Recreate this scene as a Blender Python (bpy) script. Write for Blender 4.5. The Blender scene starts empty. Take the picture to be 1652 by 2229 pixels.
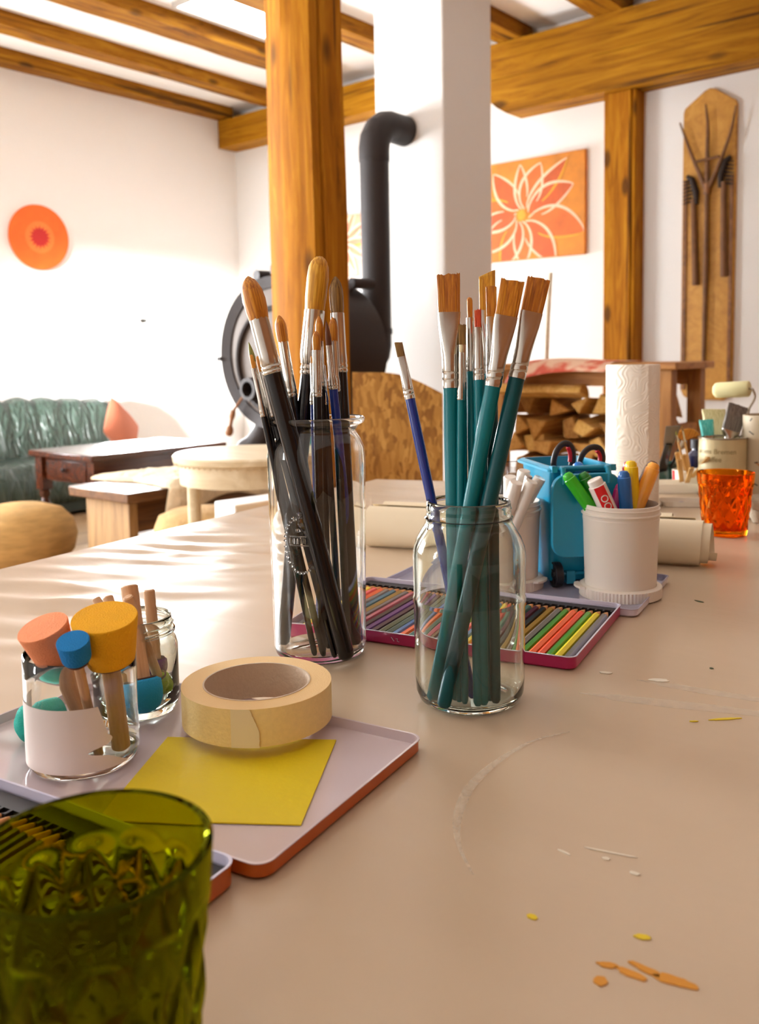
import bpy, math, random
from mathutils import Vector, Matrix, noise, Euler

random.seed(7)
scene = bpy.context.scene
COL = scene.collection
PI = math.pi
V = Vector
T = 0.76            # table top height

# ------------------------------------------------------------------ camera
cam_data = bpy.data.cameras.new('camera')
cam = bpy.data.objects.new('camera', cam_data)
COL.objects.link(cam)
scene.camera = cam
YAW, PITCH, ROLL = 0.696697321, 0.0870489087, -0.0164585714
fwd = V((-math.sin(YAW)*math.cos(PITCH), math.cos(YAW)*math.cos(PITCH), -math.sin(PITCH)))
rgt = V((math.cos(YAW), math.sin(YAW), 0))
upv = rgt.cross(fwd)
r2 = rgt*math.cos(ROLL) + upv*math.sin(ROLL)
u2 = upv*math.cos(ROLL) - rgt*math.sin(ROLL)
cam.matrix_world = Matrix(((r2.x, u2.x, -fwd.x, 0), (r2.y, u2.y, -fwd.y, 0), (r2.z, u2.z, -fwd.z, 1.02), (0, 0, 0, 1)))
cam_data.sensor_fit = 'AUTO'
cam_data.sensor_width = 36
cam_data.lens = 1959.517/2229*36
cam_data.shift_y = -(1114.5-951.187)/2229
cam_data.clip_start = 0.02
cam_data.dof.use_dof = True
cam_data.dof.focus_distance = 0.72
cam_data.dof.aperture_fstop = 11.0

# ------------------------------------------------------------------ light
scene.view_settings.view_transform = 'Standard'
scene.view_settings.look = 'None'
scene.view_settings.gamma = 1
scene.view_settings.exposure = 0.74
scene.cycles.use_denoising = True
scene.cycles.max_bounces = 14
scene.cycles.transmission_bounces = 14
scene.cycles.transparent_max_bounces = 16
scene.cycles.diffuse_bounces = 5
scene.cycles.glossy_bounces = 5
scene.cycles.sample_clamp_indirect = 8
world = bpy.data.worlds.new('sky')
scene.world = world
world.use_nodes = True
world.node_tree.nodes['Background'].inputs[0].default_value = (0.93, 0.97, 1, 1)
world.node_tree.nodes['Background'].inputs[1].default_value = 4.0

def daylight(name, loc, rot, sx, sy, power, color=(0.93, 0.97, 1.0)):
    L = bpy.data.lights.new(name, 'AREA')
    L.shape = 'RECTANGLE'; L.size = sx; L.size_y = sy; L.energy = power; L.color = color
    o = bpy.data.objects.new(name, L); COL.objects.link(o)
    o.location = loc; o.rotation_euler = rot
    return o
# daylight coming in through the three windows, each lamp just outside its glass
daylight('daylight_rear', (-6.60, 4.62, 1.25), (0, -PI/2, 0), 0.95, 1.15, 190)
daylight('daylight_side', (-6.60, 0.55, 1.6), (0, -PI/2-0.42, 0), 1.7, 2.7, 470)
daylight('daylight_front', (-3.4, -3.38, 1.6), (PI/2, 0, 0), 1.1, 1.7, 185)
# added low sunlight, aimed through the unseen front window to whiten the left wall
SL = bpy.data.lights.new('fill_sun', 'SUN'); SL.energy = 30.0; SL.angle = math.radians(5); SL.color = (1, 0.99, 0.97)
fill_sun = bpy.data.objects.new('fill_sun', SL); COL.objects.link(fill_sun)
fill_sun.rotation_euler = V((-2.85, 7.75, -0.55)).to_track_quat('-Z', 'Y').to_euler()

# ------------------------------------------------------------------ helpers
def s2l(c): return c/12.92 if c <= 0.04045 else ((c+0.055)/1.055)**2.4
def rgb(h):
    h = h.lstrip('#')
    return tuple(s2l(int(h[i:i+2], 16)/255) for i in (0, 2, 4)) + (1,)

def base_mat(name):
    m = bpy.data.materials.new(name); m.use_nodes = True
    nt = m.node_tree; return m, nt, nt.nodes['Principled BSDF']
def N(nt, t, **kw):
    n = nt.nodes.new(t)
    for k, v in kw.items():
        if k in n.inputs: n.inputs[k].default_value = v
        else: setattr(n, k, v)
    return n
def mat(name, color, rough=0.5, metal=0.0, bump=0.0, bscale=80, var=0.0, vscale=12, stretch=(1, 1, 1), spec=None, coat=0.0, sss=0.0):
    m, nt, b = base_mat(name)
    col = rgb(color) if isinstance(color, str) else color
    b.inputs['Base Color'].default_value = col
    b.inputs['Roughness'].default_value = rough
    b.inputs['Metallic'].default_value = metal
    if spec is not None: b.inputs['Specular IOR Level'].default_value = spec
    if coat: b.inputs['Coat Weight'].default_value = coat; b.inputs['Coat Roughness'].default_value = 0.08
    if sss:
        b.inputs['Subsurface Weight'].default_value = sss; b.inputs['Subsurface Radius'].default_value = (0.01, 0.006, 0.004)
    if bump or var:
        tc = N(nt, 'ShaderNodeTexCoord'); mp = N(nt, 'ShaderNodeMapping'); mp.inputs['Scale'].default_value = stretch
        nt.links.new(tc.outputs['Object'], mp.inputs[0])
    if var:
        nz = N(nt, 'ShaderNodeTexNoise', Scale=vscale, Detail=6.0, Roughness=0.6)
        nt.links.new(mp.outputs[0], nz.inputs['Vector'])
        mx = N(nt, 'ShaderNodeMix', data_type='RGBA')
        mx.inputs[6].default_value = tuple(max(0, c*(1-var)) for c in col[:3])+(1,)
        mx.inputs[7].default_value = tuple(min(1, c*(1+var)) for c in col[:3])+(1,)
        rm = N(nt, 'ShaderNodeMapRange'); rm.inputs[1].default_value = 0.3; rm.inputs[2].default_value = 0.7
        nt.links.new(nz.outputs['Fac'], rm.inputs[0]); nt.links.new(rm.outputs[0], mx.inputs[0])
        nt.links.new(mx.outputs[2], b.inputs['Base Color'])
    if bump:
        n2 = N(nt, 'ShaderNodeTexNoise', Scale=bscale, Detail=5.0)
        nt.links.new(mp.outputs[0], n2.inputs['Vector'])
        bp = N(nt, 'ShaderNodeBump', Strength=bump, Distance=0.01)
        nt.links.new(n2.outputs['Fac'], bp.inputs['Height']); nt.links.new(bp.outputs[0], b.inputs['Normal'])
    return m
def wood(name, dark, mid, light, axis='Z', scale=1.0, rough=0.55, bump=0.35, knots=True):
    m, nt, b = base_mat(name)
    tc = N(nt, 'ShaderNodeTexCoord'); mp = N(nt, 'ShaderNodeMapping')
    st = {'X': (0.7, 9, 9), 'Y': (9, 0.7, 9), 'Z': (9, 9, 0.7)}[axis]
    mp.inputs['Scale'].default_value = tuple(s*scale for s in st)
    nt.links.new(tc.outputs['Object'], mp.inputs[0])
    nz = N(nt, 'ShaderNodeTexNoise', Scale=2.2, Detail=9.0, Roughness=0.65, Distortion=1.2)
    nt.links.new(mp.outputs[0], nz.inputs['Vector'])
    cr = N(nt, 'ShaderNodeValToRGB')
    e = cr.color_ramp.elements
    e[0].position = 0.30; e[0].color = rgb(dark); e[1].position = 0.68; e[1].color = rgb(light)
    x = e.new(0.48); x.color = rgb(mid)
    nt.links.new(nz.outputs['Fac'], cr.inputs[0])
    out = cr.outputs[0]
    if knots:
        mp2 = N(nt, 'ShaderNodeMapping'); s2 = {'X': (1.3, 3.2, 3.2), 'Y': (3.2, 1.3, 3.2), 'Z': (3.2, 3.2, 1.3)}[axis]
        mp2.inputs['Scale'].default_value = tuple(s*scale*1.3 for s in s2)
        nt.links.new(tc.outputs['Object'], mp2.inputs[0])
        vo = N(nt, 'ShaderNodeTexVoronoi', Scale=1.6)
        nt.links.new(mp2.outputs[0], vo.inputs['Vector'])
        r = N(nt, 'ShaderNodeMapRange'); r.inputs[1].default_value = 0.10; r.inputs[2].default_value = 0.20
        r.inputs[3].default_value = 0.75; r.inputs[4].default_value = 0.0
        nt.links.new(vo.outputs['Distance'], r.inputs[0])
        mx = N(nt, 'ShaderNodeMix', data_type='RGBA'); mx.inputs[7].default_value = rgb('#3a1d08')
        nt.links.new(r.outputs[0], mx.inputs[0]); nt.links.new(out, mx.inputs[6]); out = mx.outputs[2]
    if knots:
        mp3 = N(nt, 'ShaderNodeMapping'); s3 = {'X': (0.35, 11, 11), 'Y': (11, 0.35, 11), 'Z': (11, 11, 0.35)}[axis]
        mp3.inputs['Scale'].default_value = tuple(s*scale for s in s3); nt.links.new(tc.outputs['Object'], mp3.inputs[0])
        n3 = N(nt, 'ShaderNodeTexNoise', Scale=1.5, Detail=3.0, Distortion=0.4); nt.links.new(mp3.outputs[0], n3.inputs['Vector'])
        r3 = N(nt, 'ShaderNodeMapRange'); r3.inputs[1].default_value = 0.34; r3.inputs[2].default_value = 0.375; r3.inputs[3].default_value = 0.8; r3.inputs[4].default_value = 0.0
        nt.links.new(n3.outputs['Fac'], r3.inputs[0])
        mx3 = N(nt, 'ShaderNodeMix', data_type='RGBA'); mx3.inputs[7].default_value = rgb('#42240a')
        nt.links.new(r3.outputs[0], mx3.inputs[0]); nt.links.new(out, mx3.inputs[6]); out = mx3.outputs[2]
        b.inputs['Specular IOR Level'].default_value = 0.15
    nt.links.new(out, b.inputs['Base Color'])
    bp = N(nt, 'ShaderNodeBump', Strength=bump, Distance=0.006)
    nt.links.new(nz.outputs['Fac'], bp.inputs['Height']); nt.links.new(bp.outputs[0], b.inputs['Normal'])
    b.inputs['Roughness'].default_value = rough
    return m
def glass(name, color=(1, 1, 1, 1), ior=1.45, rough=0.0):
    m = bpy.data.materials.new(name); m.use_nodes = True
    nt = m.node_tree; nt.nodes.clear()
    o = N(nt, 'ShaderNodeOutputMaterial'); g = N(nt, 'ShaderNodeBsdfGlass', IOR=ior, Roughness=rough)
    g.inputs['Color'].default_value = color
    nt.links.new(g.outputs[0], o.inputs[0])
    return m
def thin_glass(name, color=(1, 1, 1, 1), refl=1.0, ior=1.45):
    m = bpy.data.materials.new(name); m.use_nodes = True
    nt = m.node_tree; nt.nodes.clear()
    o = N(nt, 'ShaderNodeOutputMaterial'); t = N(nt, 'ShaderNodeBsdfTransparent'); g = N(nt, 'ShaderNodeBsdfGlossy', Roughness=0.02)
    t.inputs['Color'].default_value = color
    f = N(nt, 'ShaderNodeFresnel', IOR=ior); mx = N(nt, 'ShaderNodeMixShader')
    nt.links.new(f.outputs[0], mx.inputs[0]); nt.links.new(t.outputs[0], mx.inputs[1]); nt.links.new(g.outputs[0], mx.inputs[2])
    nt.links.new(mx.outputs[0], o.inputs[0])
    return m
def emit(name, color, s):
    m, nt, b = base_mat(name)
    b.inputs['Base Color'].default_value = color
    b.inputs['Emission Color'].default_value = color; b.inputs['Emission Strength'].default_value = s
    return m

class MB:
    def __init__(s): s.v = []; s.f = []; s.m = []
    def add(s, vs, fs, M=None, mi=0):
        o = len(s.v)
        for p in vs:
            p = V(p)
            s.v.append(M @ p if M is not None else p)
        for k, f in enumerate(fs):
            s.f.append([i+o for i in f]); s.m.append(mi if isinstance(mi, int) else mi[k])
        return s
    def loft(s, rings, cap0=True, cap1=True, M=None, mi=0, closed=True):
        n = len(rings[0]); vs = [p for r in rings for p in r]; fs = []; mm = []
        for i in range(len(rings)-1):
            for j in range(n if closed else n-1):
                k = (j+1) % n
                fs.append([i*n+j, i*n+k, (i+1)*n+k, (i+1)*n+j]); mm.append(mi if isinstance(mi, int) else mi[i])
        if cap0: fs.append(list(range(n))[::-1]); mm.append(mi if isinstance(mi, int) else mi[0])
        if cap1: fs.append([(len(rings)-1)*n+j for j in range(n)]); mm.append(mi if isinstance(mi, int) else mi[-1])
        return s.add(vs, fs, M, mm)
    def lathe(s, prof, n=32, M=None, mi=0, fn=None):
        vs = []; fs = []; idx = []
        for r, z in prof:
            if r < 1e-7: idx.append([len(vs)]); vs.append((0, 0, z))
            else:
                row = []
                for j in range(n):
                    a = 2*PI*j/n; rr = r if fn is None else fn(r, z, a)
                    row.append(len(vs)); vs.append((rr*math.cos(a), rr*math.sin(a), z))
                idx.append(row)
        mm = []
        for i in range(len(idx)-1):
            a, b = idx[i], idx[i+1]
            for j in range(n):
                k = (j+1) % n
                if len(a) == 1 and len(b) == 1: continue
                if len(a) == 1: fs.append([a[0], b[k], b[j]])
                elif len(b) == 1: fs.append([a[j], a[k], b[0]])
                else: fs.append([a[j], a[k], b[k], b[j]])
                mm.append(mi if isinstance(mi, int) else mi[i])
        return s.add(vs, fs, M, mm)
    def tube(s, pts, r, n=12, M=None, mi=0, closed=False, flat=1.0):
        pts = [V(p) for p in pts]; k = len(pts)
        rs = r if isinstance(r, (list, tuple)) else [r]*k
        t0 = (pts[1]-pts[0]).normalized(); x = t0.orthogonal().normalized(); rings = []
        for i in range(k):
            if closed: t = (pts[(i+1) % k]-pts[i-1]).normalized()
            else: t = (pts[min(i+1, k-1)]-pts[max(i-1, 0)]).normalized()
            x = (x-t*x.dot(t)).normalized(); y = t.cross(x)
            rings.append([pts[i]+x*(rs[i]*math.cos(2*PI*j/n))+y*(rs[i]*flat*math.sin(2*PI*j/n)) for j in range(n)])
        if closed: rings.append(rings[0]); return s.loft(rings, False, False, M, mi)
        return s.loft(rings, True, True, M, mi)
    def box(s, a, b, M=None, mi=0):
        x0, y0, z0 = a; x1, y1, z1 = b
        return s.add([(x0, y0, z0), (x1, y0, z0), (x1, y1, z0), (x0, y1, z0), (x0, y0, z1), (x1, y0, z1), (x1, y1, z1), (x0, y1, z1)],
                     [[0, 3, 2, 1], [4, 5, 6, 7], [0, 1, 5, 4], [1, 2, 6, 5], [2, 3, 7, 6], [3, 0, 4, 7]], M, mi)
    def prism(s, poly, z0, z1, M=None, mi=0):
        return s.loft([[(x, y, z0) for x, y in poly], [(x, y, z1) for x, y in poly]], True, True, M, mi)
    def build(s, name, mats, parent=None, smooth=35, label=None, bevel=0, seg=2, sub=0):
        me = bpy.data.meshes.new(name)
        me.from_pydata([tuple(p) for p in s.v], [], s.f)
        ml = mats if isinstance(mats, (list, tuple)) else [mats]
        for m in ml: me.materials.append(m)
        me.polygons.foreach_set('material_index', s.m)
        me.validate(); me.update()
        import bmesh
        bm = bmesh.new(); bm.from_mesh(me); bmesh.ops.recalc_face_normals(bm, faces=bm.faces); bm.to_mesh(me); bm.free()
        if smooth:
            me.shade_smooth()
            me.set_sharp_from_angle(angle=math.radians(smooth))
        o = bpy.data.objects.new(name, me); COL.objects.link(o)
        if parent is not None: o.parent = parent
        if label: o['label'] = label
        if bevel:
            b = o.modifiers.new('bevel', 'BEVEL'); b.width = bevel; b.segments = seg; b.limit_method = 'ANGLE'; b.angle_limit = 0.6
        if sub:
            b = o.modifiers.new('sub', 'SUBSURF'); b.levels = sub; b.render_levels = sub
        return o
def tag(o, label, cat, group=None):
    o['label'] = label; o['category'] = cat
    if group: o['group'] = group
    return o
def struct(o):
    o['kind'] = 'structure'; return o
def thing(name, label, cat, loc=(0, 0, 0), rotz=0, group=None, M=None):
    o = bpy.data.objects.new(name, None); COL.objects.link(o); o.empty_display_size = 0.05
    if M is not None: o.matrix_world = M
    else: o.location = loc; o.rotation_euler = (0, 0, rotz)
    return tag(o, label, cat, group)
def axis_frame(p, q, hint=(0.767, 0.642, 0)):
    """frame with origin p, Z towards q, X as near as can be to hint"""
    z = (V(q)-V(p)).normalized(); x = V(hint); x = (x-z*x.dot(z)).normalized(); y = z.cross(x)
    return Matrix(((x.x, y.x, z.x, p[0]), (x.y, y.y, z.y, p[1]), (x.z, y.z, z.z, p[2]), (0, 0, 0, 1)))
def at(loc, rz=0.0, rx=0.0, ry=0.0):
    return Matrix.Translation(V(loc)) @ Euler((rx, ry, rz)).to_matrix().to_4x4()
def rrect(w, h, r, n=6, cx=0, cy=0):
    pts = []
    for sx, sy, a0 in ((1, 1, 0), (-1, 1, PI/2), (-1, -1, PI), (1, -1, 1.5*PI)):
        for i in range(n+1):
            a = a0+PI/2*i/n
            pts.append((cx+sx*(w/2-r)+r*math.cos(a), cy+sy*(h/2-r)+r*math.sin(a)))
    return pts
def ring(r, z, n=24, cx=0, cy=0, ry=None): return [(cx+r*math.cos(2*PI*j/n), cy+(ry if ry else r)*math.sin(2*PI*j/n), z) for j in range(n)]
def sring(w, t, z, p=4.0, n=40, jit=0.0, dx=0.0):
    out = []
    for j in range(n):
        a = 2*PI*j/n; c, s_ = math.cos(a), math.sin(a)
        k = 1+random.uniform(-jit, jit)
        out.append((dx+math.copysign(abs(c)**(2/p), c)*w/2*k, math.copysign(abs(s_)**(2/p), s_)*t/2*k, z))
    return out
def spline(pts, n=8):
    pts = [V(p) for p in pts]; out = []
    for i in range(len(pts)-1):
        p0 = pts[max(i-1, 0)]; p1 = pts[i]; p2 = pts[i+1]; p3 = pts[min(i+2, len(pts)-1)]
        for k in range(n):
            t = k/n
            out.append(0.5*((2*p1)+(p2-p0)*t+(2*p0-5*p1+4*p2-p3)*t*t+(3*p1-p0-3*p2+p3)*t**3))
    out.append(pts[-1]); return out
def text_mesh(name, body, size, mt, parent, M, extrude=0.0002, label=None, align='CENTER'):
    cu = bpy.data.curves.new(name, 'FONT'); cu.body = body; cu.size = size; cu.extrude = extrude; cu.align_x = align; cu.align_y = 'CENTER'
    tmp = bpy.data.objects.new(name+'_tmp', cu); COL.objects.link(tmp)
    dg = bpy.context.evaluated_depsgraph_get(); dg.update()
    me = bpy.data.meshes.new_from_object(tmp.evaluated_get(dg))
    bpy.data.objects.remove(tmp); bpy.data.curves.remove(cu)
    me.transform(M); me.materials.clear(); me.materials.append(mt)
    o = bpy.data.objects.new(name, me); COL.objects.link(o); o.parent = parent
    if label: o['label'] = label
    return o
ORD = ['first', 'second', 'third', 'fourth', 'fifth', 'sixth', 'seventh', 'eighth', 'ninth', 'tenth', 'eleventh', 'twelfth', 'thirteenth', 'fourteenth', 'fifteenth', 'sixteenth', 'seventeenth', 'eighteenth', 'nineteenth', 'twentieth']

# ------------------------------------------------------------------ materials
M_plaster = mat('white_plaster', (0.84, 0.83, 0.81, 1), 0.9, bump=0.25, bscale=14)
M_ceil = mat('white_ceiling', (0.90, 0.895, 0.88, 1), 0.9, bump=0.08, bscale=10)
M_floor = wood('floor_wood', '#86684a', '#a98a66', '#c0a27c', 'Y', 0.6, 0.35, 0.1, False)
M_beamY = wood('beam_wood', '#563002', '#8a5606', '#ac7818', 'Y', 1.0, 0.6, 0.6)
M_beamX = wood('plate_wood', '#683e02', '#9c6606', '#b47e14', 'X', 0.8, 0.6, 0.6)
M_postZ = wood('post_wood', '#744302', '#a06206', '#b87e16', 'Z', 1.0, 0.75, 0.6)
M_white = mat('white_paint', (0.8, 0.8, 0.78, 1), 0.5)
M_black = mat('stove_iron', '#2b2220', 0.55, 0.3, bump=0.15, bscale=60)
# ------------------------------------------------------------------ the room
XL, YB, XR, YF, ZC = -6.22, 5.50, 2.6, -3.0, 3.2
def wallbox(name, boxes, m=None):
    b = MB()
    for a, c in boxes: b.box(a, c)
    return struct(b.build(name, m or M_plaster, smooth=0))
wallbox('floor', [((XL-0.4, YF-0.4, -0.12), (XR+0.4, YB+0.3, 0))], M_floor)
wallbox('ceiling', [((XL-0.4, YF-0.4, ZC), (XR+0.4, YB+0.3, ZC+0.12))], M_ceil)
wallbox('wall_back', [((XL-0.4, YB, 0), (XR+0.4, YB+0.3, ZC))])
M_dimwall = wood('bounce_dimming_wood', '#5e3008', '#7e4712', '#95581a', 'Z', 0.6, 0.6, 0.1, False)  # unseen right wall, browned to dim and warm its bounce on the chimney
wallbox('wall_right', [((XR, YF, 0), (XR+0.3, YB, ZC))], M_dimwall)
W1 = (4.05, 5.2, 0.75, 1.75); W2 = (-0.8, 1.9, 0.75, 2.45); W3 = (-3.75, -3.05, 1.0, 2.2)  # front window is unseen, placed and narrowed to aim light at the left wall
x0, x1 = XL-0.35, XL
wallbox('wall_left', [((x0, YF, 0), (x1, W2[0], ZC)), ((x0, W2[0], 0), (x1, W2[1], W2[2])), ((x0, W2[0], W2[3]), (x1, W2[1], ZC)),
    ((x0, W2[1], 0), (x1, W1[0], ZC)), ((x0, W1[0], 0), (x1, W1[1], W1[2])), ((x0, W1[0], W1[3]), (x1, W1[1], ZC)), ((x0, W1[1], 0), (x1, YB, ZC))])
y0, y1 = YF-0.3, YF
wallbox('wall_front', [((XL-0.35, y0, 0), (W3[0], y1, ZC)), ((W3[0], y0, 0), (W3[1], y1, W3[2])), ((W3[0], y0, W3[3]), (W3[1], y1, ZC)), ((W3[1], y0, 0), (XR+0.3, y1, ZC))])
M_pane = thin_glass('window_glass', (1, 1, 1, 1))
def window(n, w, axis, plane, mull):
    a0, a1, z0, z1 = w
    r = bpy.data.objects.new('window_%d' % n, None); COL.objects.link(r); struct(r)
    fr = MB(); t = 0.05; d = 0.035
    def bx(p0, p1, q0, q1):
        if axis == 'X': fr.box((plane-d, p0, q0), (plane+d, p1, q1))
        else: fr.box((p0, plane-d, q0), (p1, plane+d, q1))
    bx(a0, a0+t, z0, z1); bx(a1-t, a1, z0, z1); bx(a0+t, a1-t, z0, z0+t); bx(a0+t, a1-t, z1-t, z1)
    for k in range(1, mull):
        c = a0+(a1-a0)*k/mull; bx(c-0.03, c+0.03, z0+t, z1-t)
    zc_ = z0+(z1-z0)*0.62; bx(a0+t, a1-t, zc_-0.012, zc_+0.012)
    fr.build('window_frame', M_white, r, smooth=0)
    g = MB()
    if axis == 'X': g.box((plane-0.004, a0+t, z0+t), (plane+0.004, a1-t, z1-t))
    else: g.box((a0+t, plane-0.004, z0+t), (a1-t, plane+0.004, z1-t))
    g.build('window_pane', M_pane, r, smooth=0)
window(1, W1, 'X', XL-0.27, 2); window(2, W2, 'X', XL-0.27, 3); window(3, W3, 'Y', YF-0.22, 1)

# beams under the ceiling, running to the back wall
def beam(name, x0, x1, y0, y1, z0, z1, m, label, cat, group, rough=0.006, chew=0.0, axis='Y'):
    b = MB(); n = 40; rings = []
    L0, L1 = (y0, y1) if axis == 'Y' else (x0, x1)
    for i in range(n+1):
        t = L0+(L1-L0)*i/n; r = []
        for (a, c) in ((0, 0), (0.5, 0), (1, 0), (1, 0.5), (1, 1), (0, 1), (0, 0.5)):
            o = noise.noise_vector(V((t*2.3+a*7, c*9+x0, y0)))*rough
            e = 0
            if chew and c == 0 and a == 1 and noise.noise(V((t*5, 3.3, x0))) > 0.15: e = chew
            if axis == 'Y': r.append((x0+(x1-x0)*a+o.x-e, t, z0+(z1-z0)*c+(o.z if c < 1 else 0)+e))
            else: r.append((t, y0+(y1-y0)*a+(o.y if a < 1 else 0)-0, z0+(z1-z0)*c+o.z))
        rings.append(r)
    b.loft(rings)
    return tag(b.build(name, m, smooth=30), label, cat, group)
G_B = 'ceiling beams'
beam('ceiling_beam', -6.225, -6.07, -2.9, 5.35, 3.108, 3.21, M_beamY, 'thin wooden ceiling beam running along the top of the left wall', 'beam', G_B)
beam('ceiling_beam', -5.60, -5.44, -2.9, 5.36, 3.108, 3.21, M_beamY, 'wooden ceiling beam second out from the left wall', 'beam', G_B)
beam('ceiling_beam', -4.88, -4.68, -2.9, 5.2, 3.10, 3.21, M_beamY, 'notched wooden ceiling beam left of the bright ceiling panel', 'beam', G_B, 0.008, 0.015)
beam('ceiling_beam', -4.10, -3.93, -2.9, 5.3, 3.10, 3.21, M_beamY, 'wooden ceiling beam passing just right of the bright ceiling panel, behind the near post', 'beam', G_B)
beam('ceiling_beam', -3.36, -3.17, -2.9, 5.45, 3.105, 3.21, M_beamY, 'dark ceiling beam ending on the wall beam just right of the chimney', 'beam', G_B, 0.01, 0.02)
beam('ceiling_beam', -2.66, -2.46, -2.9, 5.45, 3.105, 3.21, M_beamY, 'dark reddish ceiling beam ending above the wall post', 'beam', G_B, 0.01, 0.015)
beam('wall_plate_beam', -6.21, 2.55, 5.30, 5.52, 2.867, 3.10, M_beamX, 'long knotty horizontal beam along the top of the back wall', 'beam', None, 0.006, 0, 'X')
b = MB()
poly = [(-3.484, 2.866), (-3.484, 2.77), (-3.44, 2.745), (-3.40, 2.72), (-3.36, 2.685), (-3.29, 2.64), (2.55, 2.64), (2.55, 2.866)]
b.prism([(x, z) for x, z in poly], 0, 0.22, Matrix(((1, 0, 0, 0), (0, 0, -1, 5.52), (0, 1, 0, 0), (0, 0, 0, 1))))
tag(b.build('lower_wall_beam', M_beamX, smooth=30), 'thick horizontal beam with a chamfered left end, under the long wall beam', 'beam')
b = MB(); b.box((-2.612, 5.36, 0), (-2.43, 5.52, 2.645)); b.box((-2.43, 5.37, 0), (-2.405, 5.52, 2.645))
tag(b.build('wall_post', M_postZ, smooth=30, bevel=0.01), 'upright timber post set in the back wall right of the flower painting', 'post')

# near post, hewn and cracked
b = MB(); rings = []
for i in range(61):
    z = 3.2*i/60; r = []
    for k, (x, y) in enumerate(((-2.43, 2.305), (-2.37, 2.283), (-2.31, 2.262), (-2.25, 2.273), (-2.193, 2.288), (-2.187, 2.318), (-2.200, 2.325), (-2.181, 2.335), (-2.165, 2.425), (-2.28, 2.45), (-2.41, 2.46))):
        o = noise.noise_vector(V((x*9, y*9, z*1.6)))*0.006
        tw = 0.012*(z-1.6)/1.6
        r.append((x+o.x-tw*0.6, y+o.y, z))
    rings.append(r)
b.loft(rings)
tag(b.build('timber_post', M_postZ, smooth=25), 'square orange-brown timber post standing behind the jar of black brushes', 'post')

# chimney
b = MB(); b.box((-3.127, 3.742, 0), (-2.684, 4.185, ZC))
tag(b.build('chimney', mat('chimney_plaster', (0.8, 0.78, 0.75, 1), 0.9, bump=0.2, bscale=20), smooth=0, bevel=0.012), 'white plastered square chimney column from floor to ceiling', 'chimney')

# stove pipe : vertical run, elbow, into the chimney
M_pipe = mat('pipe_black', '#2a2322', 0.6, 0.2)
r = thing('stove_pipe', 'black stove pipe with an elbow running into the white chimney', 'pipe', (-2.925, 3.49, 1.12))
pr = 0.073
b = MB(); b.tube([(0, 0, 0.0), (0, 0, 0.2), (0, 0, 0.9)], pr, 32); b.tube([(0, 0, 0.02), (0, 0, 0.05)], pr+0.006, 32)
b.build('pipe_run', M_pipe, r)
b = MB(); b.tube([(0, 0, 0.87)]+[(0, 0.13-0.13*math.cos(a), 0.93+0.13*math.sin(a)) for a in [PI/2*k/4 for k in range(5)]], pr+0.004, 32)
b.build('elbow', M_pipe, r, smooth=20)
b = MB(); b.tube([(0, 0.12, 1.06), (0, 0.25, 1.06)], pr+0.002, 32); b.build('pipe_stub', M_pipe, r)
b = MB(); b.tube([(0, -0.0, 0.02), (0, 0, -0.03)]+[(0, -0.1+0.1*math.cos(a), -0.03-0.1*math.sin(a)) for a in (0.5, 1.0, 1.57)]+[(0, -0.19, -0.13)], pr, 24); b.build('flue_bend', M_pipe, r)

# round iron stove
S = V((-3.0, 2.85, 1.05)); R0 = 0.347
r = thing('iron_stove', 'round black cast-iron stove with a big disc door on a pedestal', 'stove', (S.x, S.y, 0))
MY = Matrix(((1, 0, 0, 0), (0, 0, 1, 0), (0, -1, 0, S.z), (0, 0, 0, 1)))     # local z of a lathe runs to +Y
b = MB(); b.lathe([(0, 0.02), (R0-0.03, 0.02), (R0-0.01, 0.05), (R0-0.01, 0.40), (R0-0.06, 0.45), (R0-0.18, 0.48), (0, 0.49)], 64, MY)
b.build('drum', M_black, r)
b = MB(); b.lathe([(R0-0.05, -0.005), (R0, -0.02), (R0+0.004, 0.0), (R0, 0.03), (R0-0.02, 0.035), (R0-0.06, 0.02), (R0-0.05, -0.005)], 64, MY)
b.build('rim', M_black, r)
M_door = mat('stove_door', '#5a4c42', 0.6, 0.1, bump=0.1, bscale=30)
b = MB(); b.lathe([(0, -0.004), (R0-0.1, -0.004), (R0-0.045, 0.003), (R0-0.045, 0.02), (0, 0.02)], 64, MY)
d = b.build('door', M_door, r)
b = MB(); b.tube([(0.235*math.cos(a), -0.012, S.z-0.03+0.235*math.sin(a)) for a in [2*PI*k/48 for k in range(48)]], 0.012, 8, closed=True); b.build('door_ring', M_black, d)
b = MB(); MK = Matrix.Translation((-0.09, 0, -0.16)) @ MY
b.lathe([(0, -0.02), (0.03, -0.02), (0.035, -0.09), (0.052, -0.09), (0.055, 0.0), (0, 0.0)], 32, MK); b.build('air_inlet', M_black, d)
b = MB(); b.tube([(-0.2, -0.02, S.z-0.2), (-0.24, -0.05, S.z-0.27)], 0.006, 8); b.lathe([(0, 0), (0.012, 0.004), (0.014, 0.03), (0.008, 0.05), (0.008, 0.075), (0.018, 0.09), (0.02, 0.11), (0.012, 0.125), (0, 0.127)], 16, axis_frame((-0.235, -0.05, S.z-0.26), (-0.262, -0.06, S.z-0.38)))
b.build('lever_handle', mat('handle_wood', '#8f5c34', 0.5), d, label='turned wooden lever handle')
b = MB(); b.tube([(-R0+0.005, -0.02, S.z-0.02), (-R0-0.02, -0.02, S.z-0.02)], 0.01, 10); b.build('latch', M_black, r)
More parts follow.
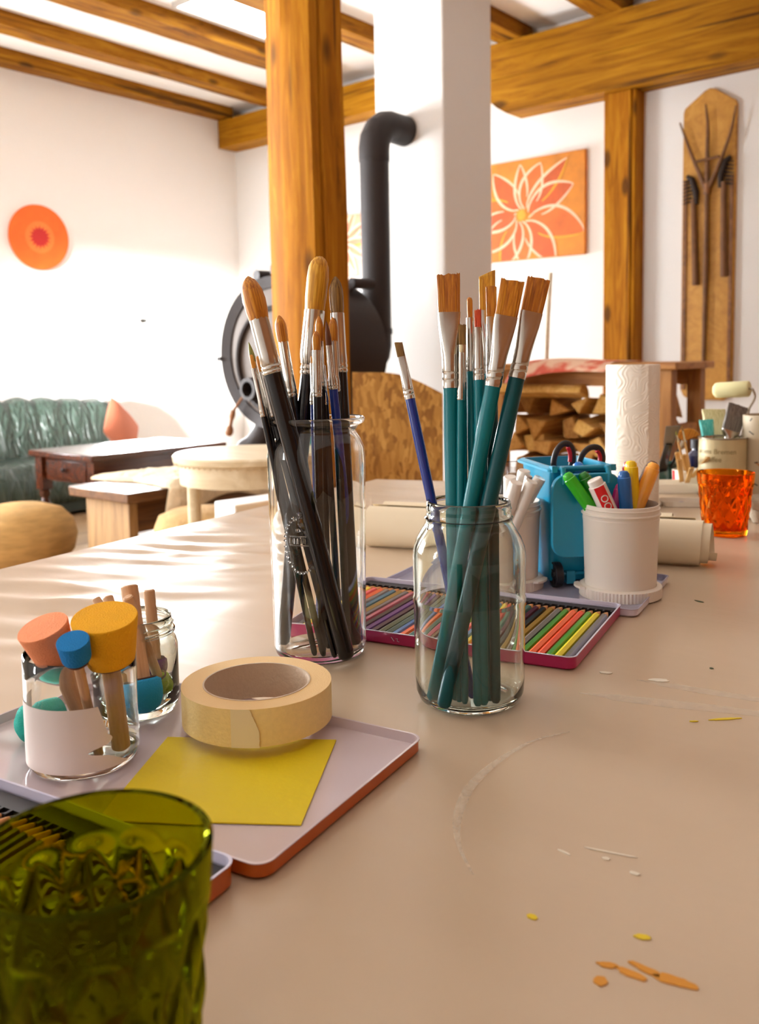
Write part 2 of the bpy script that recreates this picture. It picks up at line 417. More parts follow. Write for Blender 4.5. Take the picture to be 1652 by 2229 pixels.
for a, y in ((108, 0.03), (86, 0.0), (58, 0.33)):
    ca, sa = math.cos(math.radians(a)), math.sin(math.radians(a))
    b = MB(); b.tube([(ca*(R0-0.01), y, S.z+sa*(R0-0.01)), (ca*(R0+0.02), y, S.z+sa*(R0+0.02))], 0.012, 10)
    b.tube([(ca*(R0+0.03), y-0.02, S.z+sa*(R0+0.03)), (ca*(R0+0.03)+0.02, y+0.11, S.z+sa*(R0+0.03))], 0.026, 14); b.build('lug', M_black, r)
b = MB(); b.loft([[(x*w, y*w2+0.22, z) for x, y in ((-1, -1), (1, -1), (1, 1), (-1, 1))] for w, w2, z in ((0.2, 0.2, 0.78), (0.15, 0.16, 0.7), (0.07, 0.08, 0.6), (0.06, 0.07, 0.25), (0.16, 0.18, 0.06), (0.2, 0.22, 0))])
b.build('pedestal', M_black, r, smooth=40, bevel=0.02)
b = MB(); b.tube(spline([(-0.14, 0.06, 0.76), (-0.11, 0.03, 0.70), (-0.15, 0.0, 0.63), (-0.19, -0.02, 0.6), (-0.16, -0.02, 0.57), (-0.08, 0.06, 0.57)]), [0.05]*30+[0.045]*11, 12); b.build('scroll_foot', M_black, r)

# coffee table, dark wood, turned legs, drawer
M_dark = wood('dark_wood', '#28120a', '#462010', '#5a2e18', 'Y', 1.0, 0.22, 0.1, False)
r = thing('coffee_table', 'dark wooden coffee table with turned legs standing before the green sofa', 'table', (-4.535, 3.12, 0))
wx, wy = 0.325, 0.465
b = MB(); b.box((-wx, -wy, 0.495), (wx, wy, 0.53)); b.build('tabletop', M_dark, r, bevel=0.006)
b = MB(); b.box((-wx+0.05, -wy+0.05, 0.36), (wx-0.05, wy-0.05, 0.495)); b.build('apron', M_dark, r)
dr = MB(); dr.box((-0.2, -wy+0.038, 0.38), (0.2, -wy+0.06, 0.482)); d = dr.build('drawer', M_dark, r, bevel=0.004)
k = MB(); k.lathe([(0, 0.026), (0.012, 0.024), (0.014, 0.016), (0.006, 0.008), (0.006, 0)], 14, axis_frame((0, -wy+0.038, 0.43), (0, -wy, 0.43))); k.build('knob', mat('dark_knob', '#201010', 0.3), d)
for sx in (-1, 1):
    for sy in (-1, 1):
        b = MB(); cx, cy = sx*(wx-0.06), sy*(wy-0.06)
        b.box((cx-0.033, cy-0.033, 0.30), (cx+0.033, cy+0.033, 0.495))
        b.lathe([(0, 0), (0.018, 0), (0.026, 0.04), (0.016, 0.07), (0.022, 0.1), (0.03, 0.16), (0.033, 0.21), (0.02, 0.25), (0.03, 0.27), (0.03, 0.29), (0.02, 0.3), (0, 0.3)], 18, Matrix.Translation((cx, cy, 0)))
        b.build('leg', M_dark, r)

# bench with a sheepskin
M_bench = wood('bench_wood', '#3e2412', '#64401f', '#80552f', 'Y', 1.0, 0.35, 0.15, False)
M_benchL = wood('bench_leg_wood', '#7a5834', '#9a764a', '#b08a5a', 'Z', 1.2, 0.5, 0.15, False)
r = thing('wooden_bench', 'low brown wooden bench with a panel leg, under a sheepskin', 'bench', (-3.57, 2.27, 0))
b = MB(); b.box((-0.235, 0, 0.405), (0.235, 1.05, 0.45)); b.build('seat', M_bench, r, bevel=0.005)
for y in (0.05, 0.93):
    b = MB(); b.box((-0.17, y, 0), (0.17, y+0.045, 0.405)); b.build('leg', M_benchL, r, bevel=0.003)
b = MB(); b.box((0.10, 0.095, 0.25), (0.13, 0.93, 0.405)); b.build('rail', M_bench, r)
def fleece(name, w, l, th, M, m, label, cat, droop=None, seed=1, grp=None):
    b = MB(); nu, nv = 70, 50; top = []; bot = []
    for j in range(nv+1):
        v = -1+2*j/nv
        for i in range(nu+1):
            u = -1+2*i/nu
            k = 1-0.14*noise.noise(V((math.atan2(v, u)*1.6, seed, 0)))-0.1*math.cos(4*math.atan2(v, u))
            x, y = u*w/2*k, v*l/2*k
            e = max(0, 1-max(abs(u), abs(v))**4)
            z = th*(0.25+0.75*e**0.5)+0.012*noise.noise(V((x*22, y*22, seed)))*e
            p = V((x, y, z)); q = V((x, y, 0))
            if droop: p = droop(p); q = droop(q)
            top.append(p); bot.append(q)
    n = nu+1; fs = []; off = len(top)
    for j in range(nv):
        for i in range(nu):
            a = j*n+i; fs += [[a, a+1, a+n+1, a+n], [off+a, off+a+n, off+a+n+1, off+a+1]]
    edge = [i for i in range(n)]+[j*n+nu for j in range(1, nv+1)]+[nv*n+i for i in range(nu-1, -1, -1)]+[j*n for j in range(nv-1, 0, -1)]
    for a, c in zip(edge, edge[1:]+edge[:1]): fs.append([c, a, off+a, off+c])
    b.add(top+bot, fs, M)
    return tag(b.build(name, m, smooth=80), label, cat, grp)
M_fleece = mat('sheepskin_wool', '#e2cfae', 1.0, bump=1.0, bscale=60, var=0.12, vscale=25)
def dr1(p):
    if p.x > 0.21:
        d = p.x-0.21; return V((0.242+(p.z)*0.9+0.02*math.sin(p.y*14), p.y, 0.0-d+p.z*0.2))
    return p
fleece('sheepskin', 0.62, 0.78, 0.035, at((-3.57, 2.88, 0.452)), M_fleece, 'cream sheepskin lying over the brown bench', 'sheepskin', dr1, 2)
r = thing('footstool', 'fur covered stool beyond the white round table, behind the brown bench', 'stool', (-3.02, 2.42, 0))
M_fur = mat('stool_fur', '#b79463', 1.0, bump=0.8, bscale=50, var=0.15)
b = MB(); b.lathe([(0, 0.24), (0.15, 0.24), (0.19, 0.27), (0.2, 0.32), (0.18, 0.37), (0.12, 0.395), (0, 0.40)], 32); b.build('seat', M_fur, r, smooth=80)
for a in (0.6, 2.7, 4.8):
    b = MB(); b.tube([(0.1*math.cos(a), 0.1*math.sin(a), 0.26), (0.14*math.cos(a), 0.14*math.sin(a), 0)], [0.02, 0.015], 10); b.build('leg', M_dark, r)

# white round side table
M_pale = wood('pale_wood', '#cdb892', '#dccaa6', '#e8dabc', 'X', 1.0, 0.35, 0.05, False)
r = thing('round_table', 'small pale round table with a pearled rim and a round leg', 'table', (-2.171, 1.946, 0))
b = MB(); b.lathe([(0, 0.70), (0.235, 0.70), (0.245, 0.706), (0.247, 0.722), (0.24, 0.728), (0, 0.728)], 64); b.build('tabletop', M_pale, r)
b = MB(); b.lathe([(0.205, 0.635), (0.225, 0.635), (0.225, 0.70), (0.205, 0.70), (0.205, 0.635)], 64); b.build('apron', M_pale, r)
b = MB(); mb_beads = b
for k in range(70):
    a = 2*PI*k/70; b.lathe([(0, -0.004), (0.004, 0), (0, 0.004)], 6, Matrix.Translation((0.24*math.cos(a), 0.24*math.sin(a), 0.698)))
b.build('pearl_moulding', M_pale, r)
for a in (math.radians(222), math.radians(342), math.radians(102)):
    b = MB(); b.tube([(0.185*math.cos(a), 0.185*math.sin(a), 0.70), (0.185*math.cos(a), 0.185*math.sin(a), 0.0)], [0.022, 0.019], 18); b.build('leg', M_pale, r)
M_teal = mat('turquoise_card', '#1f9db0', 0.5)
b = MB(); b.box((-0.012, -0.05, 0), (0.012, 0.05, 0.1), at((-2.07, 2.12, 0.7285), math.radians(-30)))
tag(b.build('turquoise_box', M_teal, smooth=0, bevel=0.002), 'small turquoise box on the pale round table, by the stove foot', 'box')
WB = V((-2.6075, 2.1501, 0.5000)); b = MB(); b.box((0, 0, 0), (0.14, 0.36, 0.5), at((WB.x, WB.y, 0), math.radians(-8)))  # added box; its white stands in for a sunlit patch of floor
tag(b.build('bright_patch_box', M_white, smooth=0, bevel=0.006), 'white box added in place of a bright floor patch, in front of the pale round table', 'box')

# pouf
M_pouf = mat('pouf_fabric', '#b08a52', 0.95, bump=0.4, bscale=70, var=0.2, vscale=9, stretch=(1, 1, 5))
b = MB(); b.lathe([(0, 0), (0.12, 0.004), (0.2, 0.03), (0.252, 0.09), (0.268, 0.165), (0.25, 0.24), (0.2, 0.295), (0.11, 0.325), (0, 0.333)], 48)
o = tag(b.build('pouf', M_pouf, smooth=80), 'round tan fabric pouf on the floor at the left edge', 'pouf'); o.location = (-4.229, 2.255, 0)

# green leather sofa with channelled back
M_sofa = mat('green_leather', '#35453d', 0.36, bump=0.25, bscale=18, var=0.12, vscale=5)
_nt = M_sofa.node_tree; _tc = N(_nt, 'ShaderNodeTexCoord'); _mp = N(_nt, 'ShaderNodeMapping'); _mp.inputs['Rotation'].default_value = (math.radians(45), 0, 0); _mp.inputs['Scale'].default_value = (1, 1, 1)
_wv = N(_nt, 'ShaderNodeTexNoise', Scale=7.0, Detail=2.0, Distortion=1.5); _mp.inputs['Scale'].default_value = (1, 2.2, 0.6); _nt.links.new(_tc.outputs['Object'], _mp.inputs[0]); _nt.links.new(_mp.outputs[0], _wv.inputs['Vector'])
_b2 = N(_nt, 'ShaderNodeBump', Strength=0.9, Distance=0.05); _nt.links.new(_wv.outputs['Fac'], _b2.inputs['Height'])
_old = _nt.nodes['Principled BSDF'].inputs['Normal'].links[0].from_socket; _nt.links.new(_old, _b2.inputs['Normal']); _nt.links.new(_b2.outputs[0], _nt.nodes['Principled BSDF'].inputs['Normal'])
r = thing('sofa', 'green leather sofa with a channelled backrest along the left wall', 'sofa', (-6.19, 1.9, 0))
def channel(y, w=0.205): return abs(math.sin(PI*y/w))**0.45
def bulge(prof, ylo, yhi, name, dep, zfn=None):
    b = MB(); n = 150; rings = []
    for i in range(n+1):
        y = ylo+(yhi-ylo)*i/n; c = channel(y); rr = []
        cz = sum(q[1] for q in prof)/len(prof); cx = sum(q[0] for q in prof)/len(prof)
        e = min(1, (yhi-y)/0.12+0.05)**0.5
        for x, z in prof:
            k = (1-dep+dep*c)*(0.55+0.45*e)
            zz = cz+(z-cz)*k
            if zfn: zz = zfn(y, zz)
            w = 0.010*noise.noise(V((x*9, y*13+z*5, z*9)))
            rr.append((cx+(x-cx)*k+w, y, zz+w))
        rings.append(rr)
    b.loft(rings); return b.build(name, M_sofa, r, smooth=80)
top = lambda y, z: z*(1-0.05*max(0, (y-1.5)/0.6)) if z > 0.5 else z
bulge([(0.04, 0.3), (0.02, 0.6), (0.05, 0.73), (0.13, 0.785), (0.22, 0.76), (0.27, 0.68), (0.31, 0.5), (0.36, 0.36), (0.38, 0.25), (0.2, 0.22)], 0, 2.13, 'backrest', 0.13, top)
bulge([(0.25, 0.12), (0.22, 0.33), (0.4, 0.385), (0.62, 0.385), (0.75, 0.36), (0.81, 0.28), (0.81, 0.14), (0.78, 0.1)], 0, 2.08, 'seat', 0.03)
b = MB(); b.box((0.05, 0.02, 0.03), (0.76, 2.05, 0.14)); b.build('base', mat('sofa_base', '#22302a', 0.6), r)
def cushion(loc, rot, s, m, label):
    b = MB(); n = 18; vs = []; fs = []
    for sgn in (1, -1):
        for j in range(n+1):
            for i in range(n+1):
                u, v = -1+2*i/n, -1+2*j/n
                k = 1-0.10*(1-abs(u)**2)*(abs(v)**3)-0.0
                k2 = 1-0.10*(1-abs(v)**2)*(abs(u)**3)
                vs.append((u*s/2*k2, v*s/2*k, sgn*0.07*((1-u*u)*(1-v*v))**0.45))
    m1 = (n+1)**2
    for h in (0, 1):
        for j in range(n):
            for i in range(n):
                a = h*m1+j*(n+1)+i; fs.append([a, a+1, a+n+2, a+n+1])
    b.add(vs, fs); o = b.build('cushion', m, smooth=80)
    o.matrix_world = Matrix.Translation(loc) @ Euler(rot).to_matrix().to_4x4()
    return tag(o, label, 'cushion')
cushion((-5.62, 3.80, 0.54), (1.15, 0.75, 1.75), 0.36, mat('rust_fabric', '#b0674c', 0.9, bump=0.3, bscale=120), 'rust coloured cushion leaning at the right end of the green sofa')

# wall art on the left wall
r = thing('wall_disc', 'round orange wall disc with a red starburst on the left wall', 'wall art', (XL, 3.563, 1.946), M=Matrix(((0, 0, 1, XL), (1, 0, 0, 3.563), (0, 1, 0, 1.946), (0, 0, 0, 1))))
b = MB(); b.lathe([(0, 0), (0.23, 0), (0.236, 0.008), (0.234, 0.022), (0, 0.024)], 64); b.build('disc', mat('disc_orange', '#ee6a1e', 0.7, var=0.1, vscale=8), r)
b = MB(); b.lathe([(0, 0.024), (0.115, 0.024), (0.115, 0.0246), (0, 0.0246)], 48); b.build('inner_circle', mat('disc_inner', '#f08036', 0.7, var=0.08), r)
star = [((0.085 if k % 2 == 0 else 0.058)*math.cos(PI*k/16), (0.085 if k % 2 == 0 else 0.058)*math.sin(PI*k/16)) for k in range(32)]
b = MB(); b.prism(star, 0.0246, 0.0254); b.build('starburst', mat('disc_red', '#c22420', 0.7), r)

# flat ceiling panel light
r = thing('ceiling_light', 'bright flat rectangular panel light on the ceiling between two beams', 'ceiling light', (-4.40, 4.08, ZC))
b = MB()
for a, c in (((-0.19, -0.5, -0.03), (-0.17, 0.5, 0)), ((0.17, -0.5, -0.03), (0.19, 0.5, 0)), ((-0.17, -0.5, -0.03), (0.17, -0.48, 0)), ((-0.17, 0.48, -0.03), (0.17, 0.5, 0))): b.box(a, c)
b.build('frame', mat('light_frame', '#b9b2aa', 0.4, 0.6), r, smooth=0)
b = MB(); b.box((-0.17, -0.48, -0.024), (0.17, 0.48, -0.004)); b.build('diffuser', emit('panel_glow', (0.97, 0.99, 1, 1), 6), r, smooth=0)

# ------------------------------------------------------------------ back wall things
YW = YB
MW = Matrix(((1, 0, 0, 0), (0, 0, -1, YW), (0, 1, 0, 0), (0, 0, 0, 1)))      # local x,y = wall X,Z ; z comes out of the wall
def canvas(name, x0, x1, z0, z1, cx, cz, label, petals, cols, seed):
    random.seed(seed)
    r = thing(name, label, 'painting', M=MW @ Matrix.Translation(((x0+x1)/2, (z0+z1)/2, 0)))
    w, h = x1-x0, z1-z0; b = MB(); b.box((-w/2, -h/2, 0), (w/2, h/2, 0.03))
    b.build('canvas', cols[0], r, smooth=0, bevel=0.003)
    ox, oz = cx-(x0+x1)/2, cz-(z0+z1)/2
    def clip(p): return (max(-w/2+0.004, min(w/2-0.004, p[0])), max(-h/2+0.004, min(h/2-0.004, p[1])))
    def strip(bm, pts, wd, z, mi):
        L = []; R = []
        for i, p in enumerate(pts):
            a = V(pts[max(i-1, 0)]); c = V(pts[min(i+1, len(pts)-1)]); t = (c-a)
            if t.length < 1e-6: t = V((1, 0))
            t.normalize(); n_ = V((-t.y, t.x))*wd*(0.35+0.65*math.sin(PI*(i+0.5)/len(pts)))
            L.append(clip((p[0]+n_.x, p[1]+n_.y))); R.append(clip((p[0]-n_.x, p[1]-n_.y)))
        vs = [(q[0], q[1], z) for q in L]+[(q[0], q[1], z) for q in R]; k = len(L)
        bm.add(vs, [[i, i+1, k+i+1, k+i] for i in range(k-1)], None, mi)
    P = MB(); z = 0.0304
    for n_, (ang, ln, wd, bend, ci) in enumerate(petals):
        ca, sa = math.cos(math.radians(ang)), math.sin(math.radians(ang)); up, lo = [], []
        for i in range(17):
            t = i/16; s_ = ln*(0.12+0.88*t); q = wd*math.sin(PI*t**0.8)**0.8 if 0 < t < 1 else 0; bb = bend*math.sin(PI*t*0.6)
            for lst, sg in ((up, 1), (lo, -1)):
                yy = bb+sg*q; lst.append((ox+s_*ca-yy*sa, oz+s_*sa+yy*ca))
        zz = z+0.0002*n_
        vs = [clip(q)+(zz,) for q in up]+[clip(q)+(zz,) for q in lo]
        P.add(vs, [[i, i+1, 17+i+1, 17+i] for i in range(16)], None, ci)
        strip(P, up, 0.010, zz+0.0012, 3); strip(P, lo[4:], 0.008, zz+0.0012, 3 if n_ % 3 else 4)
    P.add([(ox+0.035*math.cos(2*PI*k/20), oz+0.035*math.sin(2*PI*k/20), z+0.0042) for k in range(20)], [list(range(20))], None, 4)
    P.build('painted_flower', cols, r, smooth=0)
    return r
O0 = mat('paint_orange', '#cc7c10', 0.6, var=0.25, vscale=7); O1 = mat('paint_deep_orange', '#cc6210', 0.6, var=0.18, vscale=9)
O2 = mat('paint_red_orange', '#c05210', 0.6, var=0.2, vscale=9); O3 = mat('paint_pale_pink', '#efc3a0', 0.6, var=0.1, vscale=30); O4 = mat('paint_yellow', '#d99a14', 0.6, var=0.2, vscale=30)
canvas('flower_painting', -3.95, -2.795, 1.682, 2.358, -3.268, 1.985, 'orange canvas painted with one big flower, on the wall right of the chimney',
       [(160, 0.40, 0.075, 0.03, 1), (124, 0.38, 0.075, 0.02, 2), (92, 0.34, 0.05, 0, 1), (45, 0.48, 0.06, -0.01, 2), (63, 0.36, 0.085, 0.02, 1), (17, 0.42, 0.085, 0.04, 2), (-24, 0.50, 0.105, 0.05, 1), (-58, 0.44, 0.085, 0.03, 2), (-88, 0.36, 0.07, 0, 1), (-114, 0.40, 0.08, 0, 2), (-146, 0.42, 0.085, 0, 1), (-172, 0.40, 0.065, 0, 2)], [O0, O1, O2, O3, O4], 3)
PK = mat('paint_pink', '#e2a07c', 0.6, var=0.2, vscale=6); PK2 = mat('paint_rose', '#d87a58', 0.6, var=0.2, vscale=8)
canvas('pink_painting', -5.30, -4.62, 1.675, 2.165, -4.93, 1.95, 'pinkish canvas with a flower, mostly hidden behind the near post and stove pipe',
       [(a, 0.3, 0.03, 0, 2 if a % 60 else 1) for a in range(0, 360, 30)], [PK, PK2, PK2, mat('paint_cream', '#eec9a6', 0.6), O4], 4)

# pitchfork board
M_board = wood('board_wood', '#a8701c', '#bc8428', '#cc963a', 'Z', 0.6, 0.5, 0.05, False)
M_bedge = wood('board_dark_wood', '#5e3612', '#7a4a1a', '#946028', 'Z', 1.0, 0.5, 0.1, False)
bx, bz = -1.988, 1.66
r = thing('display_board', 'tall pointed wooden board hung on the back wall behind old farm tools', 'board', M=MW @ Matrix.Translation((bx, bz, 0)))
outl = [(-0.158, -0.86), (-0.14, -0.90), (-0.10, -0.925), (0.10, -0.925), (0.14, -0.90), (0.155, -0.86), (0.158, 0.80), (0.15, 0.825), (0.03, 0.91), (0, 0.918), (-0.03, 0.91), (-0.15, 0.825), (-0.158, 0.80)]
b = MB(); b.prism(outl, 0.0, 0.03); b.build('panel', M_board, r, smooth=30, bevel=0.004)
for x in (-0.148, 0.128):
    b = MB(); b.box((x, -0.86, 0.03), (x+0.02, 0.40, 0.042)); b.build('side_batten', M_bedge, r, smooth=0)
M_tool = mat('old_tool_wood', '#6b4420', 0.7, bump=0.3, bscale=60, var=0.25, vscale=20)
def wp(p, z): return V((p[0]-bx, p[1]-bz, z))
r = thing('pitchfork', 'old wooden three-tined pitchfork hanging at the centre of the display board', 'pitchfork', M=MW @ Matrix.Translation((bx, bz, 0)))
b = MB(); b.tube([(0.0, 0.36, 0.055), (0.0, -0.1, 0.055), (-0.005, -0.70, 0.055)], [0.013, 0.016, 0.013], 12); b.build('handle', M_tool, r)
for tn in ([(0.0, 0.34, 0.055), (0.0, 0.55, 0.06), (0.0, 0.70, 0.06), (-0.012, 0.82, 0.066)], [(-0.01, 0.34, 0.055), (-0.06, 0.46, 0.06), (-0.115, 0.60, 0.062), (-0.165, 0.74, 0.065)], [(0.01, 0.34, 0.055), (0.06, 0.44, 0.06), (0.13, 0.62, 0.062), (0.165, 0.78, 0.066)]):
    b = MB(); b.tube(spline(tn, 6), [0.016-0.011*k/18 for k in range(19)], 10); b.build('tine', M_tool, r)
b = MB(); b.tube([(-0.075, 0.495, 0.072), (0.075, 0.505, 0.072)], 0.009, 8); b.build('crossbar', M_tool, r)
b = MB(); b.tube([(0, 0.36, 0.055), (0, 0.30, 0.055)], 0.02, 12); b.build('binding', M_bedge, r)
M_iron = mat('rusty_iron', '#2c1e16', 0.6, 0.5, bump=0.3, bscale=90)
for x, zt, zb, side in ((-0.093, 0.42, -0.23, 'left'), (0.105, 0.5, -0.19, 'right')):
    r = thing('toothed_tool', 'old wooden stick with a dark toothed head, %s of the pitchfork' % side, 'tool', M=MW @ Matrix.Translation((bx+x, bz, 0)), group='toothed tools on the display board')
    sg = 1 if side == 'left' else -1
    b = MB(); b.tube([(0.01*sg, zt-0.14, 0.05), (0.03*sg if side == 'left' else 0.0, zb, 0.05)], [0.017, 0.02], 10); b.build('handle', M_tool, r)
    b = MB(); b.tube([(-0.03*sg, zt, 0.052), (0.0, zt-0.02, 0.052), (0.025*sg, zt-0.10, 0.052), (0.03*sg, zt-0.17, 0.052)], [0.012, 0.018, 0.02, 0.012], 10); h = b.build('head', M_iron, r)
    b = MB()
    for k in range(7):
        t = k/6; p = V((-0.03*sg-0.01*sg, zt-0.02-0.13*t, 0.05)); b.tube([p+V((0.04*sg, 0, 0)), p+V((-0.012*sg, -0.012, 0.012))], [0.007, 0.003], 6)
    b.build('teeth', M_iron, h)

# ------------------------------------------------------------------ firewood rack, chipboard panel
M_rack = wood('rack_wood', '#8a5320', '#ab7332', '#c28a48', 'X', 1.0, 0.6, 0.2, False)
M_rackZ = wood('rack_leg_wood', '#7a4818', '#a06a2c', '#b98444', 'Z', 1.0, 0.6, 0.2, False)
RX0, RX1, RY0, RY1 = -2.30, -1.44, 3.58, 3.96
r = thing('firewood_rack', 'wooden bench-like rack stacked with split firewood by the back wall', 'rack', ((RX0+RX1)/2, (RY0+RY1)/2, 0))
hw, hd = (RX1-RX0)/2, (RY1-RY0)/2
b = MB(); b.box((-hw-0.02, -hd-0.03, 0.955), (hw+0.03, hd+0.03, 0.985)); b.build('top_board', M_rack, r, bevel=0.004)
for sx in (-1, 1):
    for sy in (-1, 1):
        b = MB(); b.box((sx*(hw-0.03)-0.03, sy*(hd-0.03)-0.03, 0), (sx*(hw-0.03)+0.03, sy*(hd-0.03)+0.03, 0.955)); b.build('leg', M_rackZ, r, bevel=0.003)
b = MB(); b.box((-hw+0.06, -hd, 0.32), (hw-0.06, hd, 0.362)); b.build('shelf', M_rack, r)
for sy in (-1, 1):
    b = MB(); b.box((-hw+0.06, sy*(hd-0.03)-0.02, 0.885), (hw-0.06, sy*(hd-0.03)+0.02, 0.955)); b.build('rail', M_rack, r)
b = MB(); b.box((hw-0.05, -hd+0.06, 0.66), (hw-0.01, hd-0.06, 0.72)); b.build('side_rail', M_rack, r)
# split logs, each its own thing
M_log = [wood('log_wood_%s' % n_, a, c, d_, 'Y', 1.5, 0.8, 0.4, False) for n_, a, c, d_ in (('pale', '#b88436', '#d6a654', '#e8c078'), ('warm', '#9a6828', '#c08a40', '#d8a65c'), ('brown', '#74481a', '#9c6c2c', '#b88846'))]
M_bark = mat('bark', '#4f3318', 0.95, bump=0.8, bscale=40, var=0.3)
rl = random.Random(21)
row_z = 0.12; rows = []
cols_x = [-2.21, -2.10, -1.99, -1.88, -1.77, -1.66, -1.56]
for row in range(5):
    z = 0.42+row*0.093
    off = 0.045 if row % 2 else 0
    for ci in range(7 if not row % 2 else 6):
        rows.append((cols_x[ci]+off+rl.uniform(-0.006, 0.006), z+rl.uniform(-0.005, 0.005), row, ci))
ROWN = ['bottom row', 'second row up', 'middle row', 'second row down', 'top row']
nrow = {}
for x, z, row, ci in rows:
    k = rl.choice((3, 3, 3, 4, 4, 5)); a0 = rl.uniform(0, 6.28); sz = rl.uniform(0.046, 0.064)
    poly = []
    for j in range(k):
        a = a0+2*PI*j/k+rl.uniform(-0.45, 0.45); q_ = sz*rl.uniform(0.8, 1.12); poly.append((q_*1.15*math.cos(a), q_*math.sin(a)))
    b = MB(); L = 0.34; n = 6; rings = []
    y_ = rl.uniform(-0.035, 0.02); tilt = rl.uniform(-0.04, 0.04)
    for i in range(n+1):
        t = i/n; rr = []
        for j, (px, pz) in enumerate(poly):
            o_ = noise.noise_vector(V((t*3, j*5, x*40+z*10)))*0.006
            rr.append((px+o_.x+tilt*(t-0.5), -L/2+L*t, pz+o_.z))
        rings.append(rr)
    mi = rl.choice((0, 0, 1, 1, 2))
    b.loft(rings)
    o = b.build('firewood_log', [M_log[mi]], smooth=0, bevel=0.004, seg=1); o.location = (x, 3.77+y_, z); o.rotation_euler = (rl.uniform(-0.1, 0.1), 0, rl.uniform(-0.22, 0.22))
    nrow.setdefault(row, 0); nrow[row] += 1
    sh = {3: 'three-sided', 4: 'four-sided', 5: 'five-sided'}[k]
    tag(o, '%s split log, %s from the left in the %s of the firewood rack' % (sh, ORD[nrow[row]-1], ROWN[row]), 'log', 'split firewood in the rack')
# big half log lying across the top of the pile
b = MB(); rings = []
for i in range(9):
    t = i/8; rings.append([(-0.2+0.4*t, 0.055*math.cos(a)+0.004*noise.noise(V((t*4, a, 1))), 0.05*math.sin(a)+0.004*noise.noise(V((t*4, a, 5)))) for a in [PI*0.0+PI*k/8 for k in range(9)]])
b.loft(rings)
o = b.build('firewood_log', M_log[0], smooth=40, bevel=0.003, seg=1); o.matrix_world = at((-2.02, 3.55, 0.845), 0.08, -0.25)
tag(o, 'long pale half log lying crosswise on top of the firewood stack', 'log', 'split firewood in the rack')
# painted sheet drooping over the rack, and a leaning stick
b = MB(); nu, nv = 24, 20; vs = []; fs = []
for sgn in (0, 1):
    for j in range(nv+1):
        for i in range(nu+1):
            u, v = i/nu, j/nv
            y = 0.34-0.50*v; z = 0.003+0.022*math.sin(u*3.2)*v
            if v > 0.76: z -= 0.5*(v-0.76)**1.2*(1-0.55*u)
            vs.append((-0.22+0.48*u+0.04*v, y, z-0.0016*sgn))
m1 = (nu+1)*(nv+1)
for j in range(nv):
    for i in range(nu):
        a = j*(nu+1)+i; fs.append([a, a+1, a+nu+2, a+nu+1]); fs.append([m1+a, m1+a+nu+1, m1+a+nu+2, m1+a+1])
edge = list(range(nu+1))+[j*(nu+1)+nu for j in range(1, nv+1)]+[nv*(nu+1)+i for i in range(nu-1, -1, -1)]+[j*(nu+1) for j in range(nv-1, 0, -1)]
for a, c in zip(edge, edge[1:]+edge[:1]): fs.append([c, a, m1+a, m1+c])
b.add(vs, fs); m, nt, bs = base_mat('painted_sheet')
nz = N(nt, 'ShaderNodeTexNoise', Scale=9.0, Detail=3.0); tc = N(nt, 'ShaderNodeTexCoord'); cr = N(nt, 'ShaderNodeValToRGB'); nt.links.new(tc.outputs['Object'], nz.inputs['Vector']); nt.links.new(nz.outputs['Fac'], cr.inputs[0])
cr.color_ramp.elements[0].position = 0.42; cr.color_ramp.elements[0].color = rgb('#cf5238'); cr.color_ramp.elements[1].position = 0.54; cr.color_ramp.elements[1].color = rgb('#e6bfa2'); nt.links.new(cr.outputs[0], bs.inputs['Base Color'])
o = b.build('painted_sheet', m, smooth=80); o.location = (-1.98, 3.62, 0.9885)
tag(o, 'red and pink painted paper sheet drooping over the top of the firewood rack', 'painting')
b = MB(); b.tube([(0, 0, 0), (0.01, -0.004, 0.2), (0.022, 0.0, 0.42)], 0.009, 10); o = b.build('wooden_stick', M_pale, smooth=60); o.location = (-2.1596, 3.8400, 0.9896); o.location.z = 0.99
tag(o, 'thin pale wooden stick standing upright on the firewood rack', 'stick')
# OSB chipboard panel
m, nt, bs = base_mat('chipboard')
tc = N(nt, 'ShaderNodeTexCoord'); vo = N(nt, 'ShaderNodeTexVoronoi', Scale=60.0); mp = N(nt, 'ShaderNodeMapping'); mp.inputs['Scale'].default_value = (2.2, 1, 0.6); mp.inputs['Rotation'].default_value = (0, 0.6, 0)
nt.links.new(tc.outputs['Object'], mp.inputs[0])
nz = N(nt, 'ShaderNodeTexNoise', Scale=6.0, Detail=4.0); nt.links.new(tc.outputs['Object'], nz.inputs['Vector'])
av = N(nt, 'ShaderNodeMix', data_type='VECTOR'); av.inputs[0].default_value = 0.12; nt.links.new(mp.outputs[0], av.inputs[4]); nt.links.new(nz.outputs['Color'], av.inputs[5])
nt.links.new(av.outputs[1], vo.inputs['Vector'])
cr = N(nt, 'ShaderNodeValToRGB'); e = cr.color_ramp.elements; e[0].color = rgb('#8a5a1c'); e[1].color = rgb('#c9974a'); x_ = e.new(0.5); x_.color = rgb('#ad7a30')
sp = N(nt, 'ShaderNodeSeparateColor'); nt.links.new(vo.outputs['Color'], sp.inputs[0]); nt.links.new(sp.outputs[0], cr.inputs[0]); nt.links.new(cr.outputs[0], bs.inputs['Base Color']); bs.inputs['Roughness'].default_value = 0.6
M_osb = m
A, B = V((-2.0, 2.255, 0)), V((-1.765, 2.44, 0)); dx = (B-A).normalized(); nrm = V((0, 0, 1)).cross(dx)
MO = Matrix(((dx.x, 0, -nrm.x, A.x), (dx.y, 0, -nrm.y, A.y), (0, 1, 0, 0), (0, 0, 0, 1))); wl = (B-A).length
